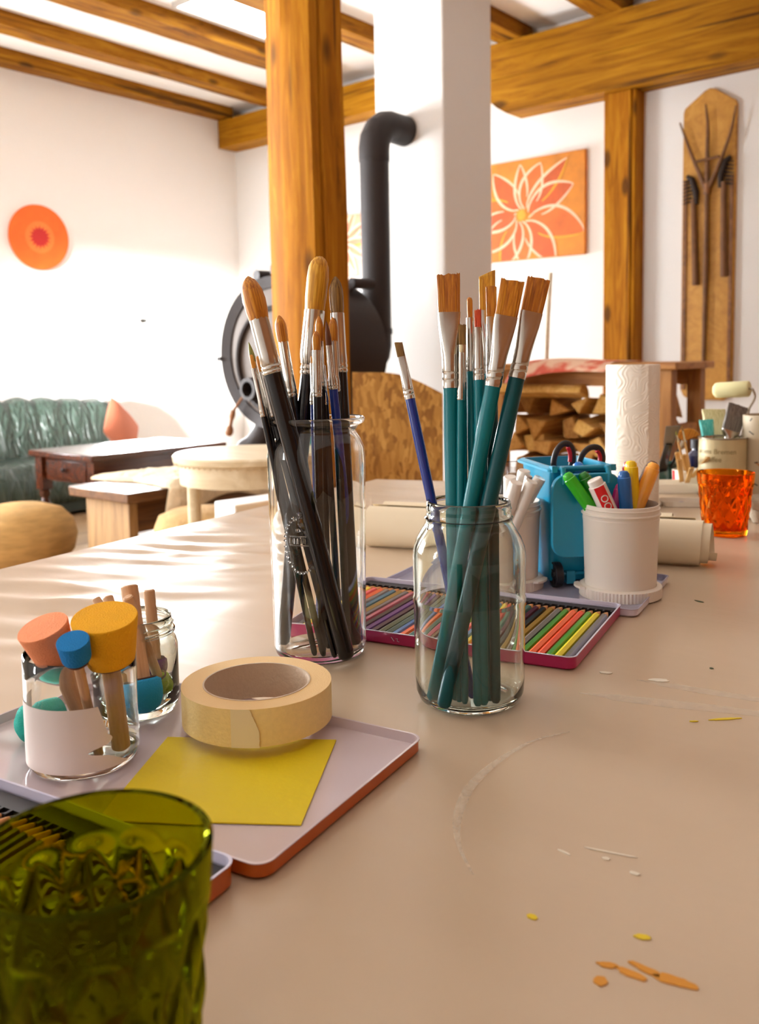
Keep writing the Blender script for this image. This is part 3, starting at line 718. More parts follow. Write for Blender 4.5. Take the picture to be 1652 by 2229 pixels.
pl = [(0, 0), (wl, 0), (wl, 0.90)]+[(wl-0.2*t, 0.90+0.073*math.sin(PI/2*t)) for t in (0.15, 0.35, 0.55, 0.75, 0.9, 1.0)]+[(0.0, 0.976)]
b = MB(); b.prism(pl, 0, 0.018, MO)
tag(b.build('chipboard_panel', M_osb, smooth=30), 'curved-top chipboard panel standing behind the table, left of the firewood', 'panel')
# ------------------------------------------------------------------ work table and its cloth
CL, CR = V((-1.245, 1.476, 0)), V((0.25, 2.06, 0))
NL, NR = V((-0.94, -0.45, 0)), V((0.75, -0.25, 0))
M_table = wood('table_wood', '#8a5a2c', '#a87440', '#c08c54', 'Y', 1.0, 0.5, 0.1, False)
r = thing('work_table', 'large work table under the beige tablecloth', 'table', (-0.4, 0.7, 0))
o0 = V((-0.4, 0.7, 0))
def inset(k): c = (CL+CR+NL+NR)/4; return [p+(c-p)*k for p in (NL, NR, CR, CL)]
b = MB(); q = inset(0.012); b.loft([[(p.x-o0.x, p.y-o0.y, z) for p in q] for z in (T-0.045, T-0.014)]); b.build('tabletop', M_table, r, smooth=0)
q = inset(0.09)
for p in q:
    b = MB(); b.box((p.x-o0.x-0.035, p.y-o0.y-0.035, 0), (p.x-o0.x+0.035, p.y-o0.y+0.035, T-0.045)); b.build('leg', M_table, r, smooth=0)
m, nt, bs = base_mat('oilcloth')
tc = N(nt, 'ShaderNodeTexCoord')
nz = N(nt, 'ShaderNodeTexNoise', Scale=4.0, Detail=5.0, Roughness=0.6); nt.links.new(tc.outputs['Object'], nz.inputs['Vector'])
mx = N(nt, 'ShaderNodeMix', data_type='RGBA'); mx.inputs[6].default_value = rgb('#bba488'); mx.inputs[7].default_value = rgb('#c6b096')
nt.links.new(nz.outputs['Fac'], mx.inputs[0]); nt.links.new(mx.outputs[2], bs.inputs['Base Color'])
bs.inputs['Roughness'].default_value = 0.3; bs.inputs['Specular IOR Level'].default_value = 0.6
n2 = N(nt, 'ShaderNodeTexNoise', Scale=4.0, Detail=3.0, Roughness=0.5, Distortion=0.5)
mp = N(nt, 'ShaderNodeMapping'); mp.inputs['Rotation'].default_value = (0, 0, math.radians(-25)); mp.inputs['Scale'].default_value = (0.6, 2.6, 1)
nt.links.new(tc.outputs['Object'], mp.inputs[0]); nt.links.new(mp.outputs[0], n2.inputs['Vector'])
bp = N(nt, 'ShaderNodeBump', Strength=0.14, Distance=0.012); nt.links.new(n2.outputs['Fac'], bp.inputs['Height']); nt.links.new(bp.outputs[0], bs.inputs['Normal'])
M_cloth = m
b = MB(); nu, nv = 150, 190; vs = []; fs = []
def sstep(a, c, x): x = max(0, min(1, (x-a)/(c-a))); return x*x*(3-2*x)
for j in range(nv+1):
    for i in range(nu+1):
        u, v = i/nu, j/nv
        p = (NL*(1-u)+NR*u)*(1-v)+(CL*(1-u)+CR*u)*v
        k = sstep(-0.66, -0.86, p.x+0.18*(p.y-0.6))
        a = V((p.x*0.9*3+p.y*0.42*3, (p.y*0.9-p.x*0.42)*11, 0))
        h = abs(noise.noise(a*1.4))*0.6+abs(noise.noise(a*2.7+V((7, 3, 1))))*0.35
        vs.append((p.x, p.y, T-k*0.011*h*min(1, u/0.05)*min(1, (1-v)/0.04)))
for j in range(nv):
    for i in range(nu):
        a = j*(nu+1)+i; fs.append([a, a+1, a+nu+2, a+nu+1])
b.add(vs, fs)
# the hanging edge
edge = [j*(nu+1) for j in range(nv+1)]+[nv*(nu+1)+i for i in range(1, nu+1)]+[j*(nu+1)+nu for j in range(nv-1, -1, -1)]
c0 = (CL+CR+NL+NR)/4; rg = []
for dz, dr in ((0, 0), (-0.004, 0.004), (-0.012, 0.006), (-0.10, 0.009), (-0.18, 0.012)):
    row = []
    for n_, i in enumerate(edge):
        p = V(vs[i]); d = V((p.x-c0.x, p.y-c0.y, 0)).normalized(); w = 0.010*noise.noise(V((n_*0.07, 2, 3)))*min(1, -dz*8)
        row.append((p.x+d.x*(dr+w), p.y+d.y*(dr+w), p.z+dz))
    rg.append(row)
b.loft(rg, False, False, closed=False)
cloth = tag(b.build('tablecloth', M_cloth, smooth=70), 'beige wipe-clean tablecloth, wrinkled at the left and spotted with paint', 'tablecloth')
def blob(name, pts, m, z=0.0006, label=None, par=None):
    b = MB(); n = len(pts); b.loft([[(p[0], p[1], T+0.0001) for p in pts], [(p[0], p[1], T+z) for p in pts]])
    return b.build(name, m, par or cloth, smooth=0, label=label)
def smear(c, l, w, ang, seed, n=22, j=0.35):
    out = []
    for k in range(n):
        a = 2*PI*k/n; q = 1+j*noise.noise(V((math.cos(a)*2, math.sin(a)*2, seed*3.1)))
        x, y = l/2*math.cos(a)*q, w/2*math.sin(a)*q; ca, sa = math.cos(ang), math.sin(ang)
        out.append((c[0]+x*ca-y*sa, c[1]+x*sa+y*ca))
    return out
M_or = mat('dried_orange_paint', '#cf8a1c', 0.5); M_ye = mat('dried_yellow_paint', '#d8bc10', 0.5); M_gn = mat('dried_dark_paint', '#3a4a28', 0.5); M_wp = mat('dried_white_paint', '#dcd2c0', 0.5)
def line_blob(name, p, q, w, m, seed, label=None):
    p, q = V(p), V(q); d = q-p; return blob(name, smear((p+q)/2, d.length, w, math.atan2(d.y, d.x), seed), m, label=label)
blob('paint_spot', smear((-0.1592, 0.3278, 0.7600), 0.0058, 0.0058, 0, 1), M_or, label='round orange dried paint spot')
line_blob('paint_smear', (-0.1652, 0.3371, 0.7600), (-0.1572, 0.3406, 0.7600), 0.0035, M_or, 2)
line_blob('paint_smear', (-0.1575, 0.3395, 0.7600), (-0.1444, 0.3402, 0.7600), 0.0042, M_or, 3)
line_blob('paint_smear', (-0.1545, 0.3465, 0.7600), (-0.1404, 0.3459, 0.7600), 0.004, M_or, 4)
line_blob('paint_smear', (-0.1443, 0.3457, 0.7600), (-0.1268, 0.3483, 0.7600), 0.0062, M_or, 5, 'long orange dried paint smear')
line_blob('paint_spot', (-0.2063, 0.3474, 0.7600), (-0.2007, 0.3483, 0.7600), 0.0032, M_ye, 6)
line_blob('paint_spot', (-0.1608, 0.3643, 0.7600), (-0.1542, 0.3670, 0.7600), 0.0034, M_ye, 7)
line_blob('paint_smear', (-0.2200, 0.6235, 0.7600), (-0.2040, 0.6399, 0.7600), 0.003, M_ye, 8, 'thin yellow dried paint streak')
line_blob('paint_smear', (-0.2306, 0.6123, 0.7600), (-0.2255, 0.6162, 0.7600), 0.0018, M_ye, 9)
line_blob('paint_spot', (-0.2869, 0.6739, 0.7600), (-0.2733, 0.6804, 0.7600), 0.007, M_wp, 10)
line_blob('paint_spot', (-0.3256, 0.6658, 0.7600), (-0.3166, 0.6699, 0.7600), 0.005, M_wp, 11)
line_blob('paint_spot', (-0.2584, 0.7305, 0.7600), (-0.2555, 0.7286, 0.7600), 0.003, M_gn, 12)
line_blob('paint_spot', (-0.3447, 0.9260, 0.7600), (-0.3338, 0.9229, 0.7600), 0.003, M_gn, 13)
for n_, (p, q, w) in enumerate((((-0.2220, 0.4067, 0.7600), (-0.2147, 0.4057, 0.7600), 0.0016), ((-0.2004, 0.4136, 0.7600), (-0.1963, 0.4147, 0.7600), 0.0026), ((-0.1840, 0.4106, 0.7600), (-0.1786, 0.4107, 0.7600), 0.0022), ((-0.2126, 0.4169, 0.7600), (-0.1865, 0.4246, 0.7600), 0.0012))): line_blob('paint_spot', p, q, w, M_wp, 20+n_)
# dried ring and whitish translucent bands
def film(name, a):
    m = bpy.data.materials.new(name); m.use_nodes = True; nt = m.node_tree; bs = nt.nodes['Principled BSDF']; bs.inputs['Base Color'].default_value = rgb('#e6d8c4'); bs.inputs['Roughness'].default_value = 0.4
    tc = N(nt, 'ShaderNodeTexCoord'); nz = N(nt, 'ShaderNodeTexNoise', Scale=150.0, Detail=5.0); nt.links.new(tc.outputs['Object'], nz.inputs['Vector'])
    mr = N(nt, 'ShaderNodeMapRange'); mr.inputs[1].default_value = 0.2; mr.inputs[2].default_value = 0.8; mr.inputs[3].default_value = a*0.4; mr.inputs[4].default_value = a
    nt.links.new(nz.outputs['Fac'], mr.inputs[0]); nt.links.new(mr.outputs[0], bs.inputs['Alpha']); return m
M_film = film('wipe_film', 0.5); M_film2 = film('pale_band_film', 0.28)
ringp = [V(p).to_2d() for p in ((-0.2885, 0.5448, 0.7600), (-0.3004, 0.5184, 0.7600), (-0.3033, 0.4823, 0.7600), (-0.2996, 0.4448, 0.7600), (-0.2900, 0.4159, 0.7600), (-0.2775, 0.3929, 0.7600), (-0.2625, 0.3748, 0.7600), (-0.2441, 0.3596, 0.7600))]
rp = spline([V((p.x, p.y, 0)) for p in ringp], 6); L_, R_ = [], []
for i, p in enumerate(rp):
    t = (rp[min(i+1, len(rp)-1)]-rp[max(i-1, 0)]).normalized(); n_ = V((-t.y, t.x, 0))*(0.0006+0.0026*math.sin(PI*i/(len(rp)-1))**2); L_.append(p+n_); R_.append(p-n_)
b = MB(); k = len(rp); b.add([(p.x, p.y, T+0.0004) for p in L_+R_], [[i, i+1, k+i+1, k+i] for i in range(k-1)]); b.build('dried_ring', M_film, cloth, smooth=0, label='pale dried ring left by a cup')
for p, q, w in (((-0.2891, 0.6683, 0.7600), (-0.1896, 0.6855, 0.7600), 0.012), ((-0.3106, 0.6160, 0.7600), (-0.1856, 0.6603, 0.7600), 0.016)): 
    p, q = V(p), V(q); d = q-p; bb = blob('pale_band', smear((p+q)/2, d.length, w, math.atan2(d.y, d.x), 3, 30, 0.25), M_film2, 0.0003)

# ------------------------------------------------------------------ brushes
M_ferr = mat('ferrule_metal', '#c4c0b8', 0.2, 1.0); M_brist = None
def bristle_mat(name, a, c, d):
    m, nt, bs = base_mat(name); tc = N(nt, 'ShaderNodeTexCoord'); mp = N(nt, 'ShaderNodeMapping'); mp.inputs['Scale'].default_value = (700, 700, 14)
    nt.links.new(tc.outputs['Object'], mp.inputs[0]); nz = N(nt, 'ShaderNodeTexNoise', Scale=1.0, Detail=3.0); nt.links.new(mp.outputs[0], nz.inputs['Vector'])
    cr = N(nt, 'ShaderNodeValToRGB'); e = cr.color_ramp.elements; e[0].position = 0.3; e[0].color = rgb(a); e[1].position = 0.7; e[1].color = rgb(d); x = e.new(0.5); x.color = rgb(c)
    nt.links.new(nz.outputs['Fac'], cr.inputs[0]); nt.links.new(cr.outputs[0], bs.inputs['Base Color']); bs.inputs['Roughness'].default_value = 0.45
    bp = N(nt, 'ShaderNodeBump', Strength=0.5, Distance=0.0006); nt.links.new(nz.outputs['Fac'], bp.inputs['Height']); nt.links.new(bp.outputs[0], bs.inputs['Normal']); return m
BR = {'gold': bristle_mat('bristle_gold', '#a8690e', '#d0931a', '#e6b23a'), 'orange': bristle_mat('bristle_orange', '#9a560a', '#c47a12', '#dc9a28'), 'amber': bristle_mat('bristle_amber', '#8a4a08', '#b36a0e', '#cc8820'),
      'dark': bristle_mat('bristle_dark', '#5a3a14', '#7d5a22', '#987434'), 'brown': bristle_mat('bristle_brown', '#4a2208', '#6a3610', '#854a1c'), 'green': bristle_mat('bristle_green', '#5a5a18', '#7a7824', '#98924a'), 'red': bristle_mat('bristle_red', '#b02c0c', '#cc4416', '#dd6630'), 'cream': bristle_mat('bristle_cream', '#b5a878', '#d8cba0', '#ece2c4'), 'grey': bristle_mat('bristle_grey', '#4f4640', '#716860', '#8e847a'), 'turq': bristle_mat('bristle_turquoise', '#2aa6a0', '#45c2ba', '#8cdcd2'), 'pale': bristle_mat('bristle_pale', '#b8b070', '#d6cc98', '#e6dfb8')}
HD = {'black': mat('handle_black', '#0b080b', 0.25, spec=0.3, coat=0.25), 'navy': mat('handle_navy', '#10205e', 0.25, spec=0.4, coat=0.3), 'blue': mat('handle_blue', '#0c2c84', 0.25, spec=0.4, coat=0.3), 'teal': mat('handle_teal', '#006e76', 0.4, 0.0, spec=0.25, coat=0.08), 'dteal': mat('handle_dark_teal', '#00474d', 0.4, 0.0, spec=0.25, coat=0.08), 'raw': wood('handle_raw', '#b88a52', '#caa06a', '#dab684', 'Z', 6.0, 0.6, 0.05, False)}
def brush(base, tip, kind, lb, lf, wb, wh, bcol, hcol, label, group, wf=None, tb=None, hint=(0.767, 0.642, 0), we=None, name='paintbrush', cat='paintbrush', skew=0):
    """base, tip in metres; lb bristle length, lf ferrule length, wb bristle width, wh handle width"""
    p, q = V(base), V(tip); L = (q-p).length
    r = thing(name, label, cat, M=axis_frame(p, q, hint), group=group)
    zf = L-lb-lf; zb = L-lb; rh = wh/2; re = (we or wh*0.86)/2; wf = wf or wb*0.95; tb = tb or wb*0.3
    b = MB(); b.lathe([(0, 0), (re*0.6, 0.0006), (re*0.95, 0.003), (re, 0.008), (re+(rh-re)*0.5, zf*0.5), (rh*1.0, zf*0.85), (rh*0.96, zf+0.002), (0, zf+0.002)], 20)
    b.build('handle', HD[hcol], r, smooth=50)
    b = MB()
    if kind == 'flat':
        lc = min(lf*0.3, 0.02); rr = []
        for z, k in ((0, 1.02), (0.002, 1.05), (lc*0.3, 1.05), (lc*0.36, 0.98), (lc*0.42, 1.05), (lc*0.62, 1.05), (lc*0.68, 0.98), (lc*0.74, 1.05), (lc, 1.03)): rr.append([(rh*k*math.cos(2*PI*j/40), rh*k*math.sin(2*PI*j/40), zf+z) for j in range(40)])
        for t in (0.2, 0.45, 0.7, 0.88, 1.0):
            k = t*t*(3-2*t); rr.append([tuple(V(a)*(1-k)+V(c)*k) for a, c in zip([(rh*1.03*math.cos(2*PI*j/40), rh*1.03*math.sin(2*PI*j/40), zf+lc+(lf-lc)*t) for j in range(40)], sring(wf, tb*1.1, zf+lc+(lf-lc)*t, 5.0))])
        b.loft(rr, False, True)
    else:
        k0 = rh*1.04; k1 = wf/2; c = 0.18*lf
        b.lathe([(k0*0.9, zf), (k0, zf+0.0008), (k0*1.03, zf+c*0.25), (k0*0.95, zf+c*0.4), (k0*1.03, zf+c*0.5), (k0*1.03, zf+c*0.7), (k0*0.95, zf+c*0.85), (k0*1.03, zf+c), (k1*1.02, zf+c*1.8), (k1, zb), (0, zb)], 28)
    b.build('ferrule', M_ferr, r, smooth=40)
    b = MB()
    if kind == 'flat':
        rr = []
        for t in (0, 0.15, 0.4, 0.65, 0.85, 0.97, 1.0):
            w = wf*0.96+(wb-wf*0.96)*t; th = tb*(1.0-0.75*t*t); R_ = sring(w, th, 0, 5.0, 64)
            rr.append([(x*(1+random.uniform(-0.01, 0.01)), y*(1+random.uniform(-0.12, 0.12)), zb-0.001+(lb+0.001)*t+(random.uniform(-0.0012, 0.0008)-skew*x*0.6+0.0012*noise.noise(V((x*500, 0, wb*900))) if t > 0.9 else 0)) for x, y, _ in R_])
        b.loft(rr)
    else:
        pr = {'round': ((0, 0.93), (0.2, 1.02), (0.45, 1.08), (0.65, 1.02), (0.8, 0.8), (0.9, 0.55), (0.97, 0.27), (1, 0.04)), 'mop': ((0, 0.92), (0.25, 1.02), (0.6, 1.06), (0.8, 0.96), (0.9, 0.78), (0.96, 0.55), (1, 0.25)), 'point': ((0, 0.9), (0.3, 1.0), (0.6, 0.75), (0.85, 0.35), (1, 0.04)), 'blunt': ((0, 0.9), (0.5, 1.05), (0.85, 1.0), (0.96, 0.8), (1, 0.45))}[kind]
        rr = []; n = 40
        for t, k in pr:
            rr.append([((wb/2*k*(1+random.uniform(-0.035, 0.035)))*math.cos(2*PI*j/n), (wb/2*k*(1+random.uniform(-0.035, 0.035)))*math.sin(2*PI*j/n), zb-0.001+(lb+0.001)*t*(1+(random.uniform(-0.03, 0.0) if t > 0.85 else 0))) for j in range(n)])
        b.loft(rr)
    b.build('bristles', BR[bcol], r, smooth=60)
    return r
def px(n, d): return n*d/1959.5       # a length seen as n pixels at depth d
GB = 'black-handled brushes in the tall jar'; z0 = T+0.008
brush((-0.4967, 0.5468, 0.7680), (-0.5734, 0.5165, 1.0906), 'round', 0.037, 0.048, 0.0178, 0.0165, 'orange', 'black', 'large round orange brush leaning left out of the tall jar', GB, wf=0.0165)
brush((-0.5743, 0.5469, 0.7680), (-0.5626, 0.5934, 1.1122), 'mop', 0.049, 0.058, 0.0185, 0.0145, 'gold', 'black', 'biggest mop brush with golden rounded bristles, tallest in the tall jar', GB, wf=0.0182)
brush((-0.5210, 0.5837, 0.7680), (-0.5477, 0.5972, 1.0935), 'round', 0.033, 0.053, 0.0118, 0.0125, 'dark', 'black', 'dark-tipped round brush standing at the right of the tall jar', GB, wf=0.0122)
brush((-0.5410, 0.5752, 0.7680), (-0.5847, 0.5623, 1.0598), 'round', 0.024, 0.05, 0.0098, 0.0098, 'orange', 'black', 'medium round brush right beside the large left-leaning brush in the tall jar', GB)
brush((-0.5190, 0.5417, 0.7680), (-0.5855, 0.5263, 1.0361), 'point', 0.018, 0.042, 0.0052, 0.0062, 'green', 'black', 'fine brush with a pointed green tip, leftmost of the tiny brushes in the tall jar', GB)
brush((-0.5266, 0.5389, 0.7680), (-0.5760, 0.5199, 1.0250), 'blunt', 0.012, 0.042, 0.0034, 0.006, 'orange', 'black', 'tiny brush with the lowest orange tip at the left of the tall jar', GB, wf=0.0048)
brush((-0.5080, 0.5441, 0.7680), (-0.5752, 0.5270, 1.0237), 'blunt', 0.014, 0.04, 0.0042, 0.0062, 'orange', 'black', 'tiny orange-tipped brush tucked against the large left-leaning ferrule in the tall jar', GB, wf=0.0052)
brush((-0.5266, 0.5480, 0.7680), (-0.5343, 0.5570, 1.0443), 'round', 0.0165, 0.04, 0.0068, 0.0078, 'orange', 'black', 'small round brush standing frontmost in the middle of the tall jar', GB, wf=0.0072)
brush((-0.5324, 0.5623, 0.7680), (-0.5470, 0.5741, 1.0580), 'round', 0.022, 0.04, 0.0066, 0.0078, 'orange', 'black', 'small round brush just behind the frontmost one in the tall jar', GB)
brush((-0.5247, 0.5941, 0.7680), (-0.5371, 0.5728, 1.0540), 'point', 0.022, 0.0385, 0.0056, 0.0082, 'brown', 'blue', 'blue-handled brush with a dark brown pointed tip in the tall jar', GB, wf=0.0058)
brush((-0.5191, 0.5723, 0.7680), (-0.5425, 0.5869, 1.0570), 'round', 0.021, 0.045, 0.0068, 0.0078, 'orange', 'black', 'small orange round brush just left of the dark-tipped brush in the tall jar', GB)
brush((-0.5172, 0.5612, 0.7680), (-0.5474, 0.5771, 1.0305), 'blunt', 0.016, 0.035, 0.0036, 0.0062, 'orange', 'black', 'thin brush with a narrow orange tip half hidden in the middle of the tall jar', GB, wf=0.005)
brush((-0.5475, 0.5671, 0.7680), (-0.5407, 0.5584, 1.0230), 'blunt', 0.006, 0.036, 0.0036, 0.0062, 'orange', 'blue', 'thin bright-blue-handled brush at the front of the tall jar', GB, wf=0.0046)
GT = 'teal-handled brushes in the round jar'
brush((-0.3726, 0.5296, 0.7670), (-0.4030, 0.5665, 1.0829), 'flat', 0.0295, 0.058, 0.0178, 0.0118, 'amber', 'teal', 'wide flat brush standing straight, leftmost of the wide ones in the round jar', GT, wf=0.0172, tb=0.0055, skew=-0.12)
brush((-0.3652, 0.5398, 0.7670), (-0.4394, 0.5499, 1.0319), 'flat', 0.0115, 0.034, 0.0062, 0.008, 'dark', 'blue', 'small flat brush with a royal-blue handle leaning far left out of the round jar', GT, wf=0.0066, tb=0.0035)
brush((-0.3640, 0.5273, 0.7670), (-0.3904, 0.5661, 1.0443), 'flat', 0.0155, 0.034, 0.0062, 0.0062, 'dark', 'teal', 'small dark-bristled flat brush beside the straight wide flat brush in the round jar', GT, wf=0.006, tb=0.0038)
brush((-0.3546, 0.5301, 0.7670), (-0.3927, 0.5797, 1.0656), 'blunt', 0.0165, 0.042, 0.0042, 0.0078, 'orange', 'teal', 'slim round brush with a narrow orange tip, mid-height in the round jar', GT, wf=0.0062)
brush((-0.3522, 0.5342, 0.7670), (-0.3796, 0.5712, 1.0549), 'flat', 0.0132, 0.04, 0.0052, 0.0082, 'red', 'teal', 'small red-bristled flat brush in the middle of the round jar', GT, wf=0.0052, tb=0.0042)
brush((-0.3525, 0.5427, 0.7670), (-0.3888, 0.5982, 1.0838), 'flat', 0.029, 0.05, 0.0128, 0.0085, 'gold', 'teal', 'angled yellow-orange flat brush standing at the back of the round jar', GT, wf=0.0125, tb=0.0045, skew=-0.7)
brush((-0.3474, 0.5422, 0.7670), (-0.3776, 0.5866, 1.0730), 'flat', 0.0235, 0.048, 0.0082, 0.0085, 'orange', 'dteal', 'narrow filbert brush in front of the angled yellow-orange brush in the round jar', GT, wf=0.0078, tb=0.0045)
brush((-0.3873, 0.5206, 0.7670), (-0.3476, 0.5687, 1.0742), 'flat', 0.0255, 0.052, 0.0172, 0.0118, 'orange', 'teal', 'wide flat brush leaning right, left one of the leaning pair in the round jar', GT, wf=0.0168, tb=0.0055)
brush((-0.3727, 0.5119, 0.7670), (-0.3372, 0.5881, 1.0762), 'flat', 0.0252, 0.05, 0.0168, 0.0122, 'amber', 'dteal', 'rightmost wide flat brush leaning furthest right out of the round jar', GT, wf=0.0165, tb=0.0055)
brush((-0.3692, 0.5277, 0.7670), (-0.3868, 0.5595, 1.0293), 'blunt', 0.006, 0.036, 0.003, 0.0062, 'cream', 'teal', 'thin pale-tipped teal-handled brush beside the small dark flat brush in the round jar', GT, wf=0.0042)

# ------------------------------------------------------------------ jars
M_glass = glass('clear_glass', (0.985, 0.99, 0.985, 1)); M_glass2 = glass('greenish_glass', (0.965, 0.985, 0.965, 1))
def jar(name, label, loc, outer, wall, floor, m, cat='jar', seg=64, group=None):
    """outer: profile from the base centre up to the rim; the inside follows it"""
    inner = []
    for rr, z in reversed(outer):
        if rr > wall*2 and z > floor: inner.append((rr-wall, z-(0.0005 if z >= outer[-1][1]-1e-6 else 0)))
    inner += [(inner[-1][0]*0.96, floor+0.002), (inner[-1][0]*0.8, floor), (0, floor)]
    r = thing(name, label, cat, loc, group=group)
    b = MB(); b.lathe(outer+[(outer[-1][0]-wall*0.5, outer[-1][1]+wall*0.35)]+inner, seg); b.build('glass_body', m, r, smooth=60)
    return r
PT = V((-0.5464, 0.5663, 0.7600))
tall = jar('brush_jar', 'tall clear glass jar with a flared lip holding black brushes', PT,
    [(0, 0.0015), (0.03, 0.0008), (0.036, 0), (0.0395, 0.003), (0.0408, 0.008), (0.0413, 0.05), (0.0425, 0.12), (0.043, 0.175), (0.042, 0.184), (0.0385, 0.192), (0.0358, 0.196), (0.0352, 0.199), (0.0375, 0.2025), (0.042, 0.205), (0.0432, 0.2075), (0.0428, 0.2095)], 0.0022, 0.006, M_glass)
# embossed oval crest on the front of the tall jar
ex = MB(); dirc = V((0, 0, 0))-PT; a0 = math.atan2(dirc.y, dirc.x)-math.radians(20)
def onjar(u, z, off=0.0): rr = 0.0422+off; a = a0+u/rr; return (rr*math.cos(a), rr*math.sin(a), z)
for k in range(34):
    a = 2*PI*k/34; c = onjar(0.0155*math.cos(a), 0.108+0.027*math.sin(a)*(1.0 if math.sin(a) < 0 else 0.75))
    ex.lathe([(0, -0.0015), (0.0011, -0.0009), (0.0016, 0), (0.0011, 0.0009), (0, 0.0015)], 8, Matrix.Translation(c))
for u, z, s_ in ((0, 0.131, 0.004), (-0.006, 0.127, 0.003), (0.006, 0.127, 0.003), (0, 0.122, 0.003), (-0.003, 0.117, 0.0025), (0.004, 0.116, 0.0025)):
    ex.lathe([(0, -s_*0.7), (s_*0.7, -s_*0.5), (s_, 0), (s_*0.7, s_*0.5), (0, s_*0.7)], 10, Matrix.Translation(onjar(u, z, -0.0012)))
for k in range(7): ex.tube([onjar(-0.010+0.0033*k, 0.106), onjar(-0.010+0.0033*k, 0.1105)], 0.0009, 6)
ex.tube([onjar(-0.011+0.0022*k, 0.1045) for k in range(11)], 0.0007, 6); ex.tube([onjar(-0.011+0.0022*k, 0.112) for k in range(11)], 0.0007, 6)
ex.build('embossed_crest', M_glass, tall, smooth=60)
PJ = V((-0.3783, 0.5548, 0.7600))
rj = jar('brush_jar', 'round-shouldered clear glass jar holding teal brushes', PJ,
    [(0, 0.002), (0.03, 0.0008), (0.034, 0), (0.0385, 0.003), (0.0408, 0.009), (0.0415, 0.02), (0.042, 0.075), (0.0427, 0.077), (0.0427, 0.080), (0.042, 0.082), (0.0425, 0.112), (0.0418, 0.118), (0.039, 0.1255), (0.0345, 0.133), (0.0322, 0.1375), (0.0325, 0.1395), (0.0332, 0.1405), (0.032, 0.142), (0.0315, 0.146), (0.0322, 0.1472), (0.0316, 0.1485), (0.0313, 0.1525)], 0.0023, 0.005, M_glass2)
PF = V((-0.5171, 0.3111, 0.7620))
fj = jar('sponge_jar', 'straight glass jar with a frosted white band, holding sponge daubers', PF,
    [(0, 0.0015), (0.028, 0.0008), (0.032, 0), (0.0345, 0.003), (0.0354, 0.007), (0.0354, 0.06), (0.0352, 0.0735)], 0.0014, 0.006, M_glass)
M_frost = mat('frosted_white', '#e6dcd6', 0.6); rf = 0.03565
a0 = math.atan2(-PF.y, -PF.x)
def edge_r(z):     # right boundary of the printed band, in radians
    t = (z-0.005)/0.041
    if t > 0.55: return 0.42-0.35*(t-0.55)
    if t > 0.38: return 0.42+0.10*math.sin((0.55-t)/0.17*PI)-0.02
    if t > 0.22: return 0.05+0.33*abs((t-0.30)/0.08)**1.6 if abs(t-0.30) < 0.08 else 0.38
    return 0.40+0.45*(0.22-t)/0.22
b = MB(); nz_, na = 44, 60; vs = []; fs = []
for j in range(nz_+1):
    z = 0.005+0.041*j/nz_; e = edge_r(z); s0 = -2.0
    for i in range(na+1):
        a = a0+s0+(e-s0)*i/na; vs.append((rf*math.cos(a), rf*math.sin(a), z))
for j in range(nz_):
    for i in range(na): a = j*(na+1)+i; fs.append([a, a+1, a+na+2, a+na+1])
k_ = len(vs); vs2 = [(x*0.9965, y*0.9965, z) for x, y, z in vs]; b.add(vs+vs2, fs+[[q+k_ for q in f[::-1]] for f in fs]); b.build('frosted_band', M_frost, fj, smooth=60)
PK_ = V((-0.5624, 0.3844, 0.7620))
j2 = jar('sponge_jar', 'small screw-top glass jar behind the frosted one, daubers standing handles up', PK_,
    [(0, 0.0015), (0.024, 0.0008), (0.0275, 0), (0.030, 0.003), (0.031, 0.008), (0.031, 0.048), (0.0295, 0.053), (0.0272, 0.056), (0.0272, 0.0575), (0.0295, 0.0585), (0.0295, 0.060), (0.0272, 0.061), (0.0272, 0.0635), (0.0285, 0.0645), (0.0272, 0.0655), (0.0268, 0.070)], 0.0018, 0.005, M_glass2)

# ------------------------------------------------------------------ sponge daubers
def sponge_mat(name, c): return mat(name, c, 0.95, bump=0.35, bscale=900, var=0.06, vscale=60)
SP = {k: sponge_mat('sponge_'+k, c) for k, c in dict(orange='#f79a68', yellow='#f7b40c', blue='#1280c8', teal='#18a090', sky='#1f92c4', green='#8fa80e', purple='#6a2a70', tan='#d6933a').items()}
M_dowel = wood('dowel_wood', '#b98c62', '#cda27a', '#dcb692', 'Z', 5.0, 0.6, 0.05, False)
M_brown = mat('glue_ring', '#5a3018', 0.6)
def dauber(face, foot, rt, rb, lh, rhd, color, label, group, dome=False):
    """face: centre of the sponge face, foot: free end of the handle"""
    p, q = V(foot), V(face); L = (q-p).length
    r = thing('sponge_dauber', label, 'sponge dauber', M=axis_frame(p, q), group=group)
    b = MB(); b.lathe([(0, 0), (rhd*0.8, 0), (rhd, 0.001), (rhd, L-lh*0.6), (0, L-lh*0.6)], 20); b.build('handle', M_dowel, r)
    b = MB()
    if dome: b.lathe([(0, L-lh), (rb*0.8, L-lh+0.0004), (rb, L-lh+0.002), (rt, L-lh*0.62), (rt*0.96, L-lh*0.4), (rt*0.78, L-lh*0.17), (rt*0.45, L-lh*0.03), (0, L)], 40)
    else: b.lathe([(0, L-lh), (rb*0.72, L-lh+0.0003), (rb*0.95, L-lh+0.0022), (rb, L-lh*0.78), (rt*0.99, L-0.0012), (rt*0.965, L-0.0002), (0, L)], 48)
    b.build('sponge_head', SP[color], r, smooth=60)
    b = MB(); b.tube([(rb*0.72*math.cos(2*PI*k/32), rb*0.72*math.sin(2*PI*k/32), L-lh-0.0002) for k in range(32)], 0.0007, 6, closed=True); b.build('glue_ring', M_brown, r)
    return r
GS = 'sponge daubers in the frosted jar'
